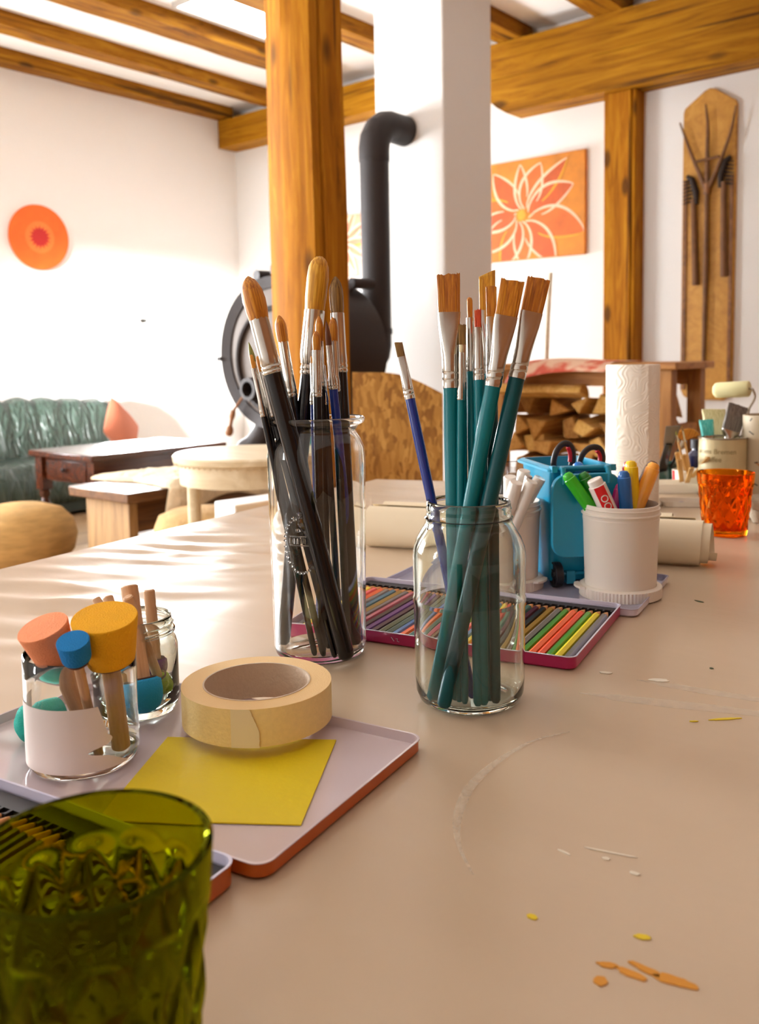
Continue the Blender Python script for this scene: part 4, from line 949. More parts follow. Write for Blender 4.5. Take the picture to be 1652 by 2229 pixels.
dauber((-0.5094, 0.2819, 0.8587), (-0.5132, 0.3162, 0.7700), 0.0158, 0.0125, 0.027, 0.0052, 'orange', 'sponge dauber with a peach-orange head, at the left of the frosted jar', GS)
dauber((-0.4846, 0.3096, 0.8629), (-0.4994, 0.3268, 0.7700), 0.0205, 0.0168, 0.0325, 0.0058, 'yellow', 'biggest sponge dauber with a yellow head, at the right of the frosted jar', GS)
dauber((-0.4768, 0.2826, 0.8561), (-0.4997, 0.3109, 0.7700), 0.0098, 0.0088, 0.0165, 0.003, 'blue', 'small sponge dauber with a blue head at the front of the frosted jar', GS)
dauber((-0.5673, 0.2932, 0.7775), (-0.5707, 0.3473, 0.7690), 0.0155, 0.0155, 0.03, 0.005, 'teal', 'teal sponge dauber lying on the tray behind the frosted jar', None, True)
GS2 = 'upside-down daubers in the screw-top jar'
dauber((-0.5272, 0.3670, 0.7720), (-0.5539, 0.3754, 0.8586), 0.0138, 0.0135, 0.024, 0.0062, 'sky', 'thick-handled dauber with a sky-blue sponge at the bottom of the screw-top jar', GS2, True)
dauber((-0.5411, 0.3929, 0.7750), (-0.5433, 0.3668, 0.8539), 0.0085, 0.008, 0.015, 0.0036, 'green', 'dauber with a thin handle crossing to a lime-green sponge in the screw-top jar', GS2, True)
dauber((-0.5643, 0.4051, 0.7750), (-0.5718, 0.4050, 0.8465), 0.0095, 0.009, 0.018, 0.0043, 'purple', 'dauber with its cut handle end at the right of the screw-top jar, purple sponge below', GS2, True)
dauber((-0.5618, 0.3830, 0.7750), (-0.5959, 0.3843, 0.8418), 0.0085, 0.008, 0.018, 0.004, 'tan', 'dauber with its handle leaning left over the rim, tan sponge in the screw-top jar', GS2, True)
dauber((-0.5745, 0.4011, 0.7750), (-0.6116, 0.3838, 0.8379), 0.007, 0.007, 0.014, 0.0034, 'orange', 'leftmost leaning dauber handle in the screw-top jar, furthest back', GS2, True)
# ------------------------------------------------------------------ pencil tins
def tin_tray(name, label, cat, M, w, h, ht, rad, m_out, m_in, label_in=None):
    """shallow tin; local origin at its front-left corner, x along the front"""
    r = thing(name, label, cat, M=M)
    c = (w/2, h/2)
    def rr(w_, h_, r_, z): return [(x+c[0], y+c[1], z) for x, y in rrect(w_, h_, max(r_, 0.001), 8)]
    t = 0.0009
    b = MB()
    b.loft([rr(w-0.003, h-0.003, rad, 0), rr(w, h, rad, 0.0015), rr(w, h, rad, ht-0.001), rr(w+0.0012, h+0.0012, rad, ht-0.0005), rr(w+0.0012, h+0.0012, rad, ht), rr(w-2*t, h-2*t, rad-t, ht), rr(w-2*t, h-2*t, rad-t, 0.0022), rr(w-2*t-0.003, h-2*t-0.003, rad-t, 0.0012)], True, True, None, [0, 0, 0, 1, 1, 1, 1])
    b.build('tin_shell', [m_out, m_in], r, smooth=40)
    return r
M_lil = mat('lilac_enamel', '#cfc6d6', 0.12, coat=0.3); M_org = mat('orange_enamel', '#b8560c', 0.3); M_pink = mat('magenta_enamel', '#b01a58', 0.35)
M_liner = mat('black_liner', '#171214', 0.5); M_pwood = mat('pencil_wood', '#c98f58', 0.7)
PC = dict(grey='#6c6460', yellow='#e6d21a', green='#4e9c1e', redorange='#f24a1c', orange='#f0641a', ochre='#a37e1c', dark='#2c2018', maroon='#5a1a28', teal='#2c6e62', red='#d8301c', steel='#3f6f88', umber='#4a3226', crimson='#a31c3c', purple='#6a3482', olive='#50551e', darkgreen='#2c4a30', blue='#2464a8', black='#1d1a1c', brown='#6b4a34', pink='#cf4a78', violet='#4a3a78', lime='#8ab82a', plum='#4b2a3c', slate='#4a4450', cocoa='#40281e')
PCN = dict(redorange='red-orange', steel='steel-blue', umber='dark brown', darkgreen='dark green', lime='light green', olive='olive green', dark='blackish brown')
PM = {k: mat('pencil_'+k, v, 0.35, coat=0.2) for k, v in PC.items()}
PMESH = {}
def pencil(col, M, L, label, group):
    r = thing('coloured_pencil', label, 'pencil', M=M, group=group); R = 0.0036
    key = (col, round(L, 4))
    if key not in PMESH:
        b = MB(); b.loft([ring(R, 0, 6), ring(R, L-0.016, 6)]); a = b.build('barrel', PM[col], r, smooth=20)
        b = MB(); b.loft([ring(R*0.99, L-0.0163, 18), ring(0.0013, L-0.004, 18)]); c = b.build('sharpened_wood', M_pwood, r, smooth=60)
        b = MB(); b.lathe([(0, L-0.0045), (0.00135, L-0.0045), (0.0004, L-0.0003), (0, L)], 12); d = b.build('lead', PM[col], r)
        PMESH[key] = (a.data, c.data, d.data)
    else:
        for n_, me in zip(('barrel', 'sharpened_wood', 'lead'), PMESH[key]):
            o = bpy.data.objects.new(n_, me); COL.objects.link(o); o.parent = r
    return r
TW, TH = 0.286, 0.180
ang = math.radians(12.8); FR = V((-0.3424, 0.6543, 0.7600)); ex_, ey_ = V((math.cos(ang), math.sin(ang), 0)), V((-math.sin(ang), math.cos(ang), 0))
FL = FR-ex_*TW; FL.z = T+0.0005
M0 = Matrix.Translation(FL) @ Matrix.Rotation(ang, 4, 'Z')
ptin = tin_tray('pencil_tin', 'open magenta tin of coloured pencils lying behind the two brush jars', 'pencil tin', M0, TW, TH, 0.0115, 0.008, M_pink, M_lil)
def liner(r, TW, TH):
    b = MB(); n = 36; p = (TW-0.012)/n
    b.box((0.004, TH-0.0155, 0.0015), (TW-0.004, TH-0.003, 0.0075))
    for k in range(n+1): x = 0.006+p*k; b.box((x-0.0009, TH-0.021, 0.0015), (x+0.0009, TH-0.0155, 0.0078))
    b.box((0.004, 0.003, 0.0013), (TW-0.004, TH-0.0155, 0.0019)); b.build('liner', M_liner, r, smooth=0)
liner(ptin, TW, TH)
for pts in (((0.118, 0.0075), (0.121, 0.004)), ((0.1225, 0.0065), (0.1245, 0.0068), (0.124, 0.0045), (0.126, 0.004))):
    b = MB(); b.tube([(x, -0.0004, z) for x, z in pts], 0.0003, 6); b.build('scratch_mark', M_lil, ptin, smooth=0)
seq = ['black', 'yellow', 'red', 'orange', 'brown', 'steel', 'ochre', 'umber', 'crimson', 'cocoa', 'purple', 'plum', 'olive', 'darkgreen', 'blue', 'orange', 'teal', 'pink', 'brown', 'violet', 'lime', 'redorange', 'blue', 'yellow', 'red', 'teal', 'maroon', 'dark', 'ochre', 'grey', 'green', 'orange', 'redorange', 'green', 'yellow', 'grey']
pp = (TW-0.012)/36
for i, c in enumerate(seq):
    nm = PCN.get(c, c)
    lb = '%s coloured pencil, %s from the left end of the magenta tin' % (nm, ORD[i]) if i < 18 else '%s coloured pencil, %s from the right end of the magenta tin' % (nm, ORD[35-i])
    R90 = Matrix(((1, 0, 0, 0.006+pp*(i+0.5)), (0, 0, 1, 0.0025), (0, -1, 0, 0.0055), (0, 0, 0, 1)))
    pencil(c, M0 @ R90 @ Matrix.Rotation(random.choice((0.1, 0.52, 0.3)), 4, 'Z'), 0.161, lb, 'pencils in the magenta tin')
# its lid, lying open side up under the white tubs
al = math.radians(11); BR_ = V((-0.3960, 0.9848, 0.7660)); BR_.z = T+0.0005
exl, eyl = V((math.cos(al), math.sin(al), 0)), V((-math.sin(al), math.cos(al), 0)); o_ = BR_-exl*TW-eyl*0.16
lid = tin_tray('tin_lid', 'upturned lilac tin lid under the white tubs and the blue toy bin', 'tin lid', Matrix.Translation(o_) @ Matrix.Rotation(al, 4, 'Z'), TW, 0.16, 0.008, 0.008, M_lil, mat('lilac_inner', '#a9a4b8', 0.15))
ZL = T+0.0018
# orange tin lid used as a tray
at_ = math.radians(10.1); Rr = V((-0.3517, 0.4610, 0.7690)); Rr.z = T+0.0005
ext, eyt = V((math.cos(at_), math.sin(at_), 0)), V((-math.sin(at_), math.cos(at_), 0)); o_ = Rr-ext*TW-eyt*0.176
tray = tin_tray('tin_lid', 'upturned orange-edged tin lid used as a tray under the tape, card and sponge jars', 'tin lid', Matrix.Translation(o_) @ Matrix.Rotation(at_, 4, 'Z'), TW, 0.176, 0.009, 0.010, M_org, mat('pale_enamel', '#d2c2c6', 0.1, coat=0.4))
# orange tin of dark pencils at the left front
ao = math.radians(9.8); Ro = V((-0.3322, 0.2835, 0.7720)); Ro.z = T+0.0005; exo, eyo = V((math.cos(ao), math.sin(ao), 0)), V((-math.sin(ao), math.cos(ao), 0))
o_ = Ro-exo*TW-eyo*TH-eyo*0.002; M1 = Matrix.Translation(o_) @ Matrix.Rotation(ao, 4, 'Z')
otin = tin_tray('pencil_tin', 'open orange tin of dark coloured pencils at the left front, behind the green glass', 'pencil tin', M1, TW, TH, 0.0125, 0.009, M_org, mat('white_enamel', '#c9c6dc', 0.15, coat=0.3)); liner(otin, TW, TH)
seq2 = ['plum', 'umber', 'slate', 'red', 'plum', 'crimson', 'darkgreen', 'slate', 'plum', 'umber', 'black', 'plum', 'slate', 'cocoa', 'plum', 'umber', 'black', 'slate', 'plum', 'cocoa', 'black', 'plum', 'umber', 'slate', 'cocoa', 'plum', 'black', 'umber', 'plum', 'slate', 'cocoa', 'black', 'plum', 'umber', 'slate', 'plum']
for i, c in enumerate(seq2):
    nm = {'plum': 'plum', 'slate': 'slate', 'cocoa': 'cocoa brown'}.get(c, PCN.get(c, c))
    lb = '%s pencil, %s from the left end of the orange tin' % (nm, ORD[i]) if i < 18 else '%s pencil, %s from the right end of the orange tin' % (nm, ORD[35-i])
    R90 = Matrix(((1, 0, 0, 0.006+pp*(i+0.5)), (0, 0, 1, 0.0025), (0, -1, 0, 0.0058), (0, 0, 0, 1)))
    pencil(c, M1 @ R90, 0.161, lb, 'pencils in the orange tin')

# ------------------------------------------------------------------ card and masking tape on the tray
b = MB(); cq = [(-0.4990, 0.3640, 0.7620), (-0.4039, 0.4318, 0.7620), (-0.3438, 0.3374, 0.7620), (-0.4387, 0.2707, 0.7620)]
b.loft([[(p[0], p[1], T+0.0022) for p in cq], [(p[0], p[1], T+0.0030) for p in cq]])
tag(b.build('yellow_card', mat('yellow_card', '#dcc200', 0.6, bump=0.05, bscale=200), smooth=0), 'square sheet of plain yellow card lying on the tray', 'card')
M_tape = mat('masking_tape', '#efd592', 0.55, bump=0.12, bscale=500, var=0.04, vscale=300); M_tside = mat('tape_side', '#e2be86', 0.85, bump=0.15, bscale=900)
TC = V((-0.4626, 0.4144, 0.7960)); TC.z = T+0.0105
r = thing('masking_tape', 'roll of cream masking tape with a torn end, lying on the tray edge', 'tape', TC)
Ro_, Ri_, Th = 0.0522, 0.0375, 0.0255
b = MB(); b.lathe([(Ri_, 0), (Ro_, 0), (Ro_, Th), (Ri_, Th), (Ri_, 0)], 96, None, [1, 0, 1, 0]); b.build('tape_roll', [M_tape, M_tside], r, smooth=40)
b = MB(); b.lathe([(Ri_-0.0012, -0.0003), (Ri_, -0.0003), (Ri_, Th+0.0003), (Ri_-0.0012, Th+0.0003), (Ri_-0.0012, -0.0003)], 96); b.build('cardboard_core', mat('grey_card', '#c8b29a', 0.9, bump=0.2, bscale=300), r, smooth=40)
b = MB(); aT = math.atan2(-TC.y, -TC.x); n = 26; vs = []
for k in range(n+1):
    z = Th*k/n; a1 = aT+0.0+0.17*(0.5-abs(k/n-0.42))*0.6+0.02*noise.noise(V((k*0.7, 0, 0)))+(-0.09*(k/n) if True else 0)
    for a, off in ((aT-0.34, 0.0004), (aT-0.15, 0.0006), (a1, 0.0012)): vs.append(((Ro_+off)*math.cos(a), (Ro_+off)*math.sin(a), z))
fs = [[k*3+j, k*3+j+1, k*3+j+4, k*3+j+3] for k in range(n) for j in range(2)]
kk = len(vs); b.add(vs+[(x*0.9935, y*0.9935, z) for x, y, z in vs], fs+[[q+kk for q in f[::-1]] for f in fs]+[[k*3+2, kk+k*3+2, kk+k*3+5, k*3+5] for k in range(n)])
b.build('torn_end', mat('torn_tape', '#e8d8ae', 0.6), r, smooth=50, label='pale torn tape end')

# ------------------------------------------------------------------ cut-glass tumblers
def tumbler(name, label, loc, r0, r1, h, m, wall=0.003, rows=4, nd=12, amp=0.0024):
    r = thing(name, label, 'glass', loc)
    def rad(z): t = z/h; return r0+(r1-r0)*(t**0.75)
    def dia(a, z):
        t = (z/h-0.10)/0.74
        if t < 0 or t > 1: return 0
        u = a/(2*PI)*nd+t*rows/2; v = a/(2*PI)*nd-t*rows/2
        f = max(abs((u % 1)-0.5), abs((v % 1)-0.5))*2
        e = min(1, t/0.06, (1-t)/0.06)
        return -amp*(f**1.5)*e
    b = MB(); n = 168; m_ = 72; rings = [ring(r0*0.9, 0, n)]
    for i in range(m_+1):
        z = 0.001+(h-0.001)*i/m_; rings.append([((rad(z)+dia(2*PI*j/n, z))*math.cos(2*PI*j/n), (rad(z)+dia(2*PI*j/n, z))*math.sin(2*PI*j/n), z) for j in range(n)])
    rings.append(ring(r1-wall*0.5, h+wall*0.3, n))
    for i in range(30):
        z = h-(h-0.009)*i/29; rings.append(ring(rad(z)-wall, z, n))
    rings.append(ring(r0*0.5, 0.0075, n)); b.loft(rings)
    b.build('glass_body', m, r, smooth=50); return r
def tint(name, c): return glass(name, c, 1.45)
M_ggl = tint('green_glass', (0.58, 0.60, 0.04, 1)); M_ogl = tint('orange_glass', (1.0, 0.56, 0.10, 1))
GP = V((-0.2593, 0.1567, 0.8600)); GP.z = T+0.0003
tumbler('drinking_glass', 'olive green diamond-cut drinking glass in the front left corner', GP, 0.031, 0.0402, 0.0995, M_ggl)
OP = V((-0.4405, 1.2958, 0.7600)); OP.z = T+0.0003
tumbler('drinking_glass', 'orange diamond-cut drinking glass at the right, by the end of the paper rolls', OP, 0.029, 0.0395, 0.0895, M_ogl)

# ------------------------------------------------------------------ white tubs with markers and pens
M_tub = mat('white_plastic', '#e2d8cb', 0.45, sss=0.1)
def tub(label, loc, h, rb, rt, rl, tabang):
    r = thing('plastic_tub', label, 'tub', loc)
    b = MB(); w = 0.0014
    b.lathe([(0, 0.006), (rb, 0.006), (rb, 0.011), (rb+(rt-rb)*0.8, h*0.80), (rt, h*0.845), (rt, h*0.855), (rt-0.0003, h*0.86), (rt, h*0.885), (rt+0.0014, h*0.893), (rt+0.0014, h*0.905), (rt-0.0004, h*0.912), (rt-0.0002, h*0.95), (rt+0.0006, h*0.957), (rt-0.0002, h*0.965), (rt-0.0004, h-0.0004), (rt-w, h), (rt-w, h*0.9), (rb-w, 0.012), (rb-w-0.003, 0.0085), (0, 0.0085)], 72)
    b.build('tub_body', M_tub, r, smooth=35)
    b = MB(); b.lathe([(0, 0), (rl, 0), (rl, 0.0105), (rl-0.0016, 0.0118), (rb+0.0004, 0.0122), (rb+0.0002, 0.0055), (0, 0.0055)], 144, None, 0, lambda q, z, a: q+(0.0004*math.cos(a*72) if q == rl and True else 0))
    ca, sa = math.cos(tabang), math.sin(tabang)
    tabp = [(rl-0.001, -0.014), (rl+0.004, -0.012), (rl+0.0065, -0.004), (rl+0.0065, 0.004), (rl+0.004, 0.012), (rl-0.001, 0.014)]
    b.prism(tabp, 0.0095, 0.0118, Matrix.Rotation(tabang, 4, 'Z')); b.build('tub_lid', M_tub, r, smooth=35)
    return r
C1 = V((-0.4159, 0.8990, 0.7620)); C1.z = ZL; C2 = V((-0.5375, 0.8593, 0.7620)); C2.z = ZL
t1 = tub('white plastic tub full of felt pens standing before the blue toy bin', C1, 0.0995, 0.0375, 0.0402, 0.0432, math.radians(222))
t2 = tub('white plastic tub of white pens behind the round jar of teal brushes', C2, 0.0975, 0.0375, 0.0402, 0.0432, math.radians(5))
def pen(tipp, foot, rad, capf, body_m, cap_m, label, group, kind='felt'):
    p, q = V(foot), V(tipp); L = (q-p).length
    r = thing('felt_pen' if kind == 'felt' else 'white_pen' if kind == 'white' else 'glue_pen', label, 'pen', M=axis_frame(p, q, (-q.x+0.0, -q.y, 0.4)), group=group)
    zc = L*(1-capf); b = MB(); b.lathe([(0, 0), (rad*0.75, 0), (rad*0.92, 0.002), (rad*0.92, zc+0.001), (0, zc+0.001)], 24); b.build('barrel', body_m, r)
    b = MB()
    if kind == 'felt': b.lathe([(0, zc), (rad, zc), (rad, zc+0.001), (rad*0.98, L-0.012), (rad*0.97, L-0.0075), (rad*0.86, L-0.0068), (rad*0.82, L-0.0035), (rad*0.55, L-0.0008), (0, L)], 28)
    elif kind == 'white': b.lathe([(0, zc), (rad*1.04, zc), (rad*1.04, zc+0.001), (rad*0.98, L-0.001), (rad*0.90, L), (rad*0.6, L-0.0004), (0, L-0.0004)], 28)
    else: b.lathe([(0, zc), (rad*1.0, zc), (rad*1.0, L-0.0075), (rad*0.84, L-0.0070), (rad*0.84, L-0.0008), (rad*0.76, L), (0, L)], 32)
    b.build('cap', cap_m, r, smooth=40); return r
FM = {k: mat('felt_'+k, c, 0.25, coat=0.3) for k, c in dict(lime='#35b41c', green='#0c7a1a', sky='#2a80d4', orange='#f0561a', purple='#5a1a80', white='#e8e0d8', magenta='#b01468', blue='#1a62ac', yellow='#eec40c', brown='#5c3a20', peach='#f2a236', pinkred='#c8324c', red='#d81c24').items()}
F1 = C1+V((0, 0, 0.012))
def foot(dx, dy): return F1+rgt*dx+V((-0.64, 0.767, 0))*dy
GF = 'felt pens in the white tub'
pen((-0.4621, 0.8621, 0.8942), foot(0.024, -0.012), 0.0072, 0.42, FM['lime'], FM['lime'], 'light green felt pen leaning furthest left in the white tub', GF)
g_ = pen((-0.4503, 0.8759, 0.8945), foot(0.022, -0.002), 0.0072, 0.42, FM['green'], FM['green'], 'dark green felt pen beside the light green one in the white tub', GF)
pen((-0.4680, 0.8973, 0.9022), foot(0.010, 0.012), 0.0072, 0.42, FM['sky'], FM['sky'], 'sky blue felt pen behind the dark green one in the white tub', GF)
pen((-0.4646, 0.9059, 0.8954), foot(0.016, 0.018), 0.0068, 0.42, FM['orange'], FM['orange'], 'orange felt pen partly hidden behind the dark green one in the white tub', GF)
pen((-0.4610, 0.9130, 0.8970), foot(0.008, 0.024), 0.0072, 0.42, FM['purple'], FM['purple'], 'purple felt pen at the back of the white tub', GF)
wpen = pen((-0.4293, 0.8629, 0.8900), foot(0.020, -0.018), 0.0094, 0.3, FM['white'], FM['white'], 'thick white pen with a red label at the front of the white tub', GF, 'glue')
pen((-0.4202, 0.9087, 0.8810), foot(-0.020, 0.004), 0.0066, 0.42, FM['magenta'], FM['magenta'], 'magenta felt pen peeping out left of the blue one in the white tub', GF)
pen((-0.4081, 0.8880, 0.8980), foot(0.010, -0.008), 0.0072, 0.42, FM['blue'], FM['blue'], 'blue felt pen standing upright in the middle of the white tub', GF)
pen((-0.4090, 0.9079, 0.9068), foot(0.016, -0.004), 0.0076, 0.42, FM['yellow'], FM['yellow'], 'yellow felt pen standing tall beside the upright blue one in the white tub', GF)
pen((-0.4190, 0.9254, 0.9039), foot(0.012, 0.012), 0.0072, 0.42, FM['pinkred'], FM['pinkred'], 'pinkish red felt pen mostly hidden behind the yellow one in the white tub', GF)
pen((-0.3888, 0.9245, 0.9039), foot(-0.016, -0.004), 0.0076, 0.42, FM['peach'], FM['peach'], 'peach orange felt pen leaning right in the white tub', GF)
pen((-0.3997, 0.9479, 0.9024), foot(-0.022, 0.008), 0.0072, 0.42, FM['brown'], FM['brown'], 'brown felt pen behind the peach orange one in the white tub', GF)
# red label with white letters on the thick white pen
Lw = (V((-0.4293, 0.8629, 0.8900))-foot(0.020, -0.018)).length; rl_ = 0.0094
def bend(o, R_, zoff=0.0, ang0=0.0):
    """wrap a flat mesh (x across, y along, z out) round a cylinder whose axis is local z"""
    for v in o.data.vertices:
        x, y, z = v.co; a = x/R_+ang0; v.co = ((R_+z)*math.cos(a), (R_+z)*math.sin(a), zoff+y)
b = MB(); nx, ny = 14, 2; vs = [(-0.0058+0.0116*i/nx, -0.022+0.028*j/ny, 0.0002) for j in range(ny+1) for i in range(nx+1)]
fs = [[j*(nx+1)+i, j*(nx+1)+i+1, (j+1)*(nx+1)+i+1, (j+1)*(nx+1)+i] for j in range(ny) for i in range(nx)]
b.add(vs, fs); lab = b.build('label', FM['red'], wpen, smooth=60, label='red label'); bend(lab, rl_, Lw-0.0135)
tx = text_mesh('lettering', 'OO', 0.0105, FM['white'], lab, Matrix.Translation((0.0, -0.012, 0.0006)) @ Matrix.Rotation(-PI/2, 4, 'Z'), 0.0002); bend(tx, rl_, Lw-0.0135)
tx = text_mesh('lettering', 'C E', 0.005, FM['lime'], g_, Matrix.Translation((0.0005, 0, 0.0003)) @ Matrix.Rotation(PI/2, 4, 'Z'), 0.0001); bend(tx, 0.0073, 0.072)
# white pens
M_wcap = mat('pen_white', '#e6dfd6', 0.3, coat=0.2); M_silver = mat('clip_metal', '#a89c94', 0.3, 0.9)
F2 = C2+V((0, 0, 0.012))
def foot2(dx, dy): return F2+rgt*dx+V((-0.64, 0.767, 0))*dy
GW = 'white pens in the tub'
pen((-0.5021, 0.8276, 0.8852), foot2(-0.018, -0.014), 0.0074, 0.26, M_wcap, M_wcap, 'white pen at the front of the tub behind the round jar', GW, 'white')
pen((-0.4893, 0.8384, 0.8859), foot2(-0.014, -0.020), 0.0068, 0.26, M_wcap, M_wcap, 'white pen second from the right in the tub behind the round jar', GW, 'white')
pen((-0.4952, 0.8662, 0.8863), foot2(-0.022, 0.004), 0.0068, 0.26, M_wcap, M_wcap, 'white pen leaning furthest right in the tub behind the round jar', GW, 'white')
pen((-0.5142, 0.8642, 0.8934), foot2(0.006, 0.014), 0.0072, 0.26, M_wcap, M_wcap, 'tallest white pen at the back of the tub behind the round jar', GW, 'white')
pen((-0.5235, 0.8492, 0.8877), foot2(0.008, 0.010), 0.0072, 0.26, M_wcap, M_wcap, 'white pen leaning left at the back of the tub, near the clear tumbler', GW, 'white')
p_ = pen((-0.4973, 0.8453, 0.8905), foot2(0.0, -0.002), 0.0042, 0.2, M_wcap, M_silver, 'slim pen with a brownish metal tip among the white pens', GW, 'white')
b = MB()
M_clear = thin_glass('clear_plastic', (0.93, 0.93, 0.93, 1), 1.0, 1.5)
CP = V((-0.5777, 0.9637, 0.7620)); CP.z = ZL
r = thing('plastic_tumbler', 'clear ribbed tumbler standing behind the tub of white pens', 'glass', CP)
b = MB(); b.lathe([(0, 0.001), (0.024, 0), (0.026, 0.004), (0.0325, 0.124), (0.0312, 0.125), (0.0246, 0.006), (0, 0.005)], 64, None, 0, lambda q, z, a: q+(0.0004*math.cos(a*24) if 0.01 < z < 0.1249 and q > 0.03 else 0)); b.build('glass_body', M_clear, r, smooth=40)

# ------------------------------------------------------------------ blue toy wheelie bin with scissors
M_bin = mat('blue_plastic', '#0f8fb4', 0.28, coat=0.2, sss=0.05)
BP = V((-0.4959, 0.9267, 0.7620)); BP.z = ZL
ab = math.radians(50)
r = thing('toy_bin', 'turquoise blue toy wheelie bin with its lid hanging open, behind the tub of felt pens', 'bin', M=Matrix.Translation(BP) @ Matrix.Rotation(ab, 4, 'Z'))
bt = (0.0355, 0.050); bb_ = (0.031, 0.032); Hb = 0.137
# local: x along the wheel side (faces -y), y away
def brect(wx, wy, z, cy=0.0, rad=0.006): return [(x, y+cy, z) for x, y in rrect(2*wx, 2*wy, rad, 5)]
w = 0.0015
b = MB(); b.loft([brect(bb_[0], bb_[1], 0.006), brect(bb_[0]+0.0008, bb_[1]+0.001, 0.008), brect(bt[0], bt[1]*0.96, Hb-0.007, 0.004), brect(bt[0]+0.0002, bt[1]*0.965, Hb-0.0065, 0.004), brect(bt[0]+0.005, bt[1]*0.965+0.006, Hb-0.0055, 0.004), brect(bt[0]+0.005, bt[1]*0.965+0.006, Hb-0.003, 0.004), brect(bt[0]+0.001, bt[1]*0.965+0.001, Hb, 0.004), brect(bt[0]-w, bt[1]*0.96-w, Hb, 0.004), brect(bb_[0]-w, bb_[1]-w, 0.0085)])
b.build('bin_body', M_bin, r, smooth=40)
yf = -bt[1]*0.965+0.004-0.005
b = MB(); b.tube([(-0.033, yf, Hb-0.002), (0.033, yf, Hb-0.002)], 0.0028, 12)
for x in (-0.034, 0.034): b.box((x-0.003, yf-0.003, Hb-0.006), (x+0.003, yf+0.006, Hb+0.001))
b.build('hinge_bar', M_bin, r, smooth=40)
b = MB(); yl = yf-0.011; lz0 = Hb-0.094
ML = Matrix(((1, 0, 0, 0), (0, 0, 1, yl), (0, 1, 0, 0), (0, 0, 0, 1)))
def lrect(wx, h, rad, z): return [(x, y+Hb-0.011-0.042, z) for x, y in rrect(wx, h, rad, 8)]
b.loft([lrect(0.078, 0.090, 0.016, 0), lrect(0.080, 0.092, 0.017, 0.0015), lrect(0.080, 0.092, 0.017, 0.0045), lrect(0.074, 0.086, 0.015, 0.0045), lrect(0.072, 0.084, 0.014, 0.002), lrect(0.050, 0.060, 0.008, 0.002), lrect(0.046, 0.056, 0.008, 0.0045)], True, True, ML)
lidb = b.build('bin_lid', M_bin, r, smooth=40)
b = MB()
for x in (-0.026, 0.026): b.tube([(x, yf, Hb-0.002), (x, yf-0.006, Hb-0.002), (x, yl+0.002, Hb-0.010), (x, yl+0.002, Hb-0.018)], 0.0032, 10)
b.build('hinge_arm', M_bin, lidb, smooth=50)
M_tyre = mat('black_rubber', '#15121a', 0.5)
for x in (-0.026, 0.026):
    MX = Matrix(((0, 0, 1, x), (0, 1, 0, -bb_[1]-0.004), (-1, 0, 0, 0.0145), (0, 0, 0, 1)))
    b = MB(); b.lathe([(0, -0.0035), (0.004, -0.0045), (0.005, -0.003), (0.0105, -0.003), (0.0125, -0.0045), (0.0140, -0.004), (0.0143, 0), (0.0140, 0.004), (0.0125, 0.0045), (0.0105, 0.003), (0.005, 0.003), (0.004, 0.0045), (0, 0.0035)], 36, MX)
    for k in range(5): a = 2*PI*k/5; b.tube([MX @ V((0.004*math.cos(a), 0.004*math.sin(a), -0.0036)), MX @ V((0.0115*math.cos(a), 0.0115*math.sin(a), -0.0036))], 0.0009, 6)
    b.build('wheel', M_tyre, r, smooth=40)
b = MB()
for x in (-0.010, 0.012): b.box((x-0.005, -bb_[1]-0.008, 0.004), (x+0.005, -bb_[1]+0.001, 0.018))
b.tube([(-0.028, -bb_[1]-0.004, 0.0145), (0.028, -bb_[1]-0.004, 0.0145)], 0.002, 8); b.build('axle_bracket', M_bin, r, smooth=40)
r = thing('scissors', 'scissors with black and red loop handles sticking out of the blue toy bin', 'scissors', BP+V((0, 0, 0.02)))
M_sblk = mat('scissor_black', '#2a2422', 0.45); M_sred = mat('scissor_red', '#c4142a', 0.4)
def loopp(c, w_, h_, d, tilt):
    pts = []
    for k in range(19):
        a = math.radians(-20+220*k/18); x, z = w_/2*math.cos(a), h_*math.sin(a); pts.append(V(c)+rgt*(x+tilt*z)+V((0, 0, z))+V((-0.64, 0.767, 0))*(d*x))
    return pts
for c, w_, h_, t_ in (((-0.4959, 0.9196, 0.9004), 0.023, 0.0195, 0.12), ((-0.4758, 0.9492, 0.8977), 0.028, 0.0165, 0.15)):
    c = V(c)-(BP+V((0, 0, 0.02)))
    b = MB(); b.tube(loopp(c, w_, h_, 0.3, t_), 0.0038, 10, flat=0.75); h_o = b.build('handle_loop', M_sblk, r, smooth=60)
    b = MB(); pts = loopp(c, w_-0.006, h_-0.0030, 0.3, t_)[1:8]; b.tube(pts, 0.0026, 8); b.build('inner_grip', M_sred, h_o, smooth=60)
for sx in (-1, 1):
    b = MB(); b.loft([[V((0, 0, 0.0))+rgt*(0.004*sx+dx), V((0, 0, 0))+rgt*(0.004*sx+dx+0.003*sx)] + [V((0, 0, 0))+rgt*(0.004*sx+dx+0.003*sx)+V((-0.001, 0.001, 0)), V((0, 0, 0))+rgt*(0.004*sx+dx)+V((-0.001, 0.001, 0))] for dx in (0,)]+[[p+V((0, 0, 0.105))+rgt*(0.010*sx) for p in (rgt*(0.004*sx), rgt*(0.010*sx), rgt*(0.010*sx)+V((-0.001, 0.001, 0)), rgt*(0.004*sx)+V((-0.001, 0.001, 0)))]])
    b.build('blade', M_silver, r, smooth=0)

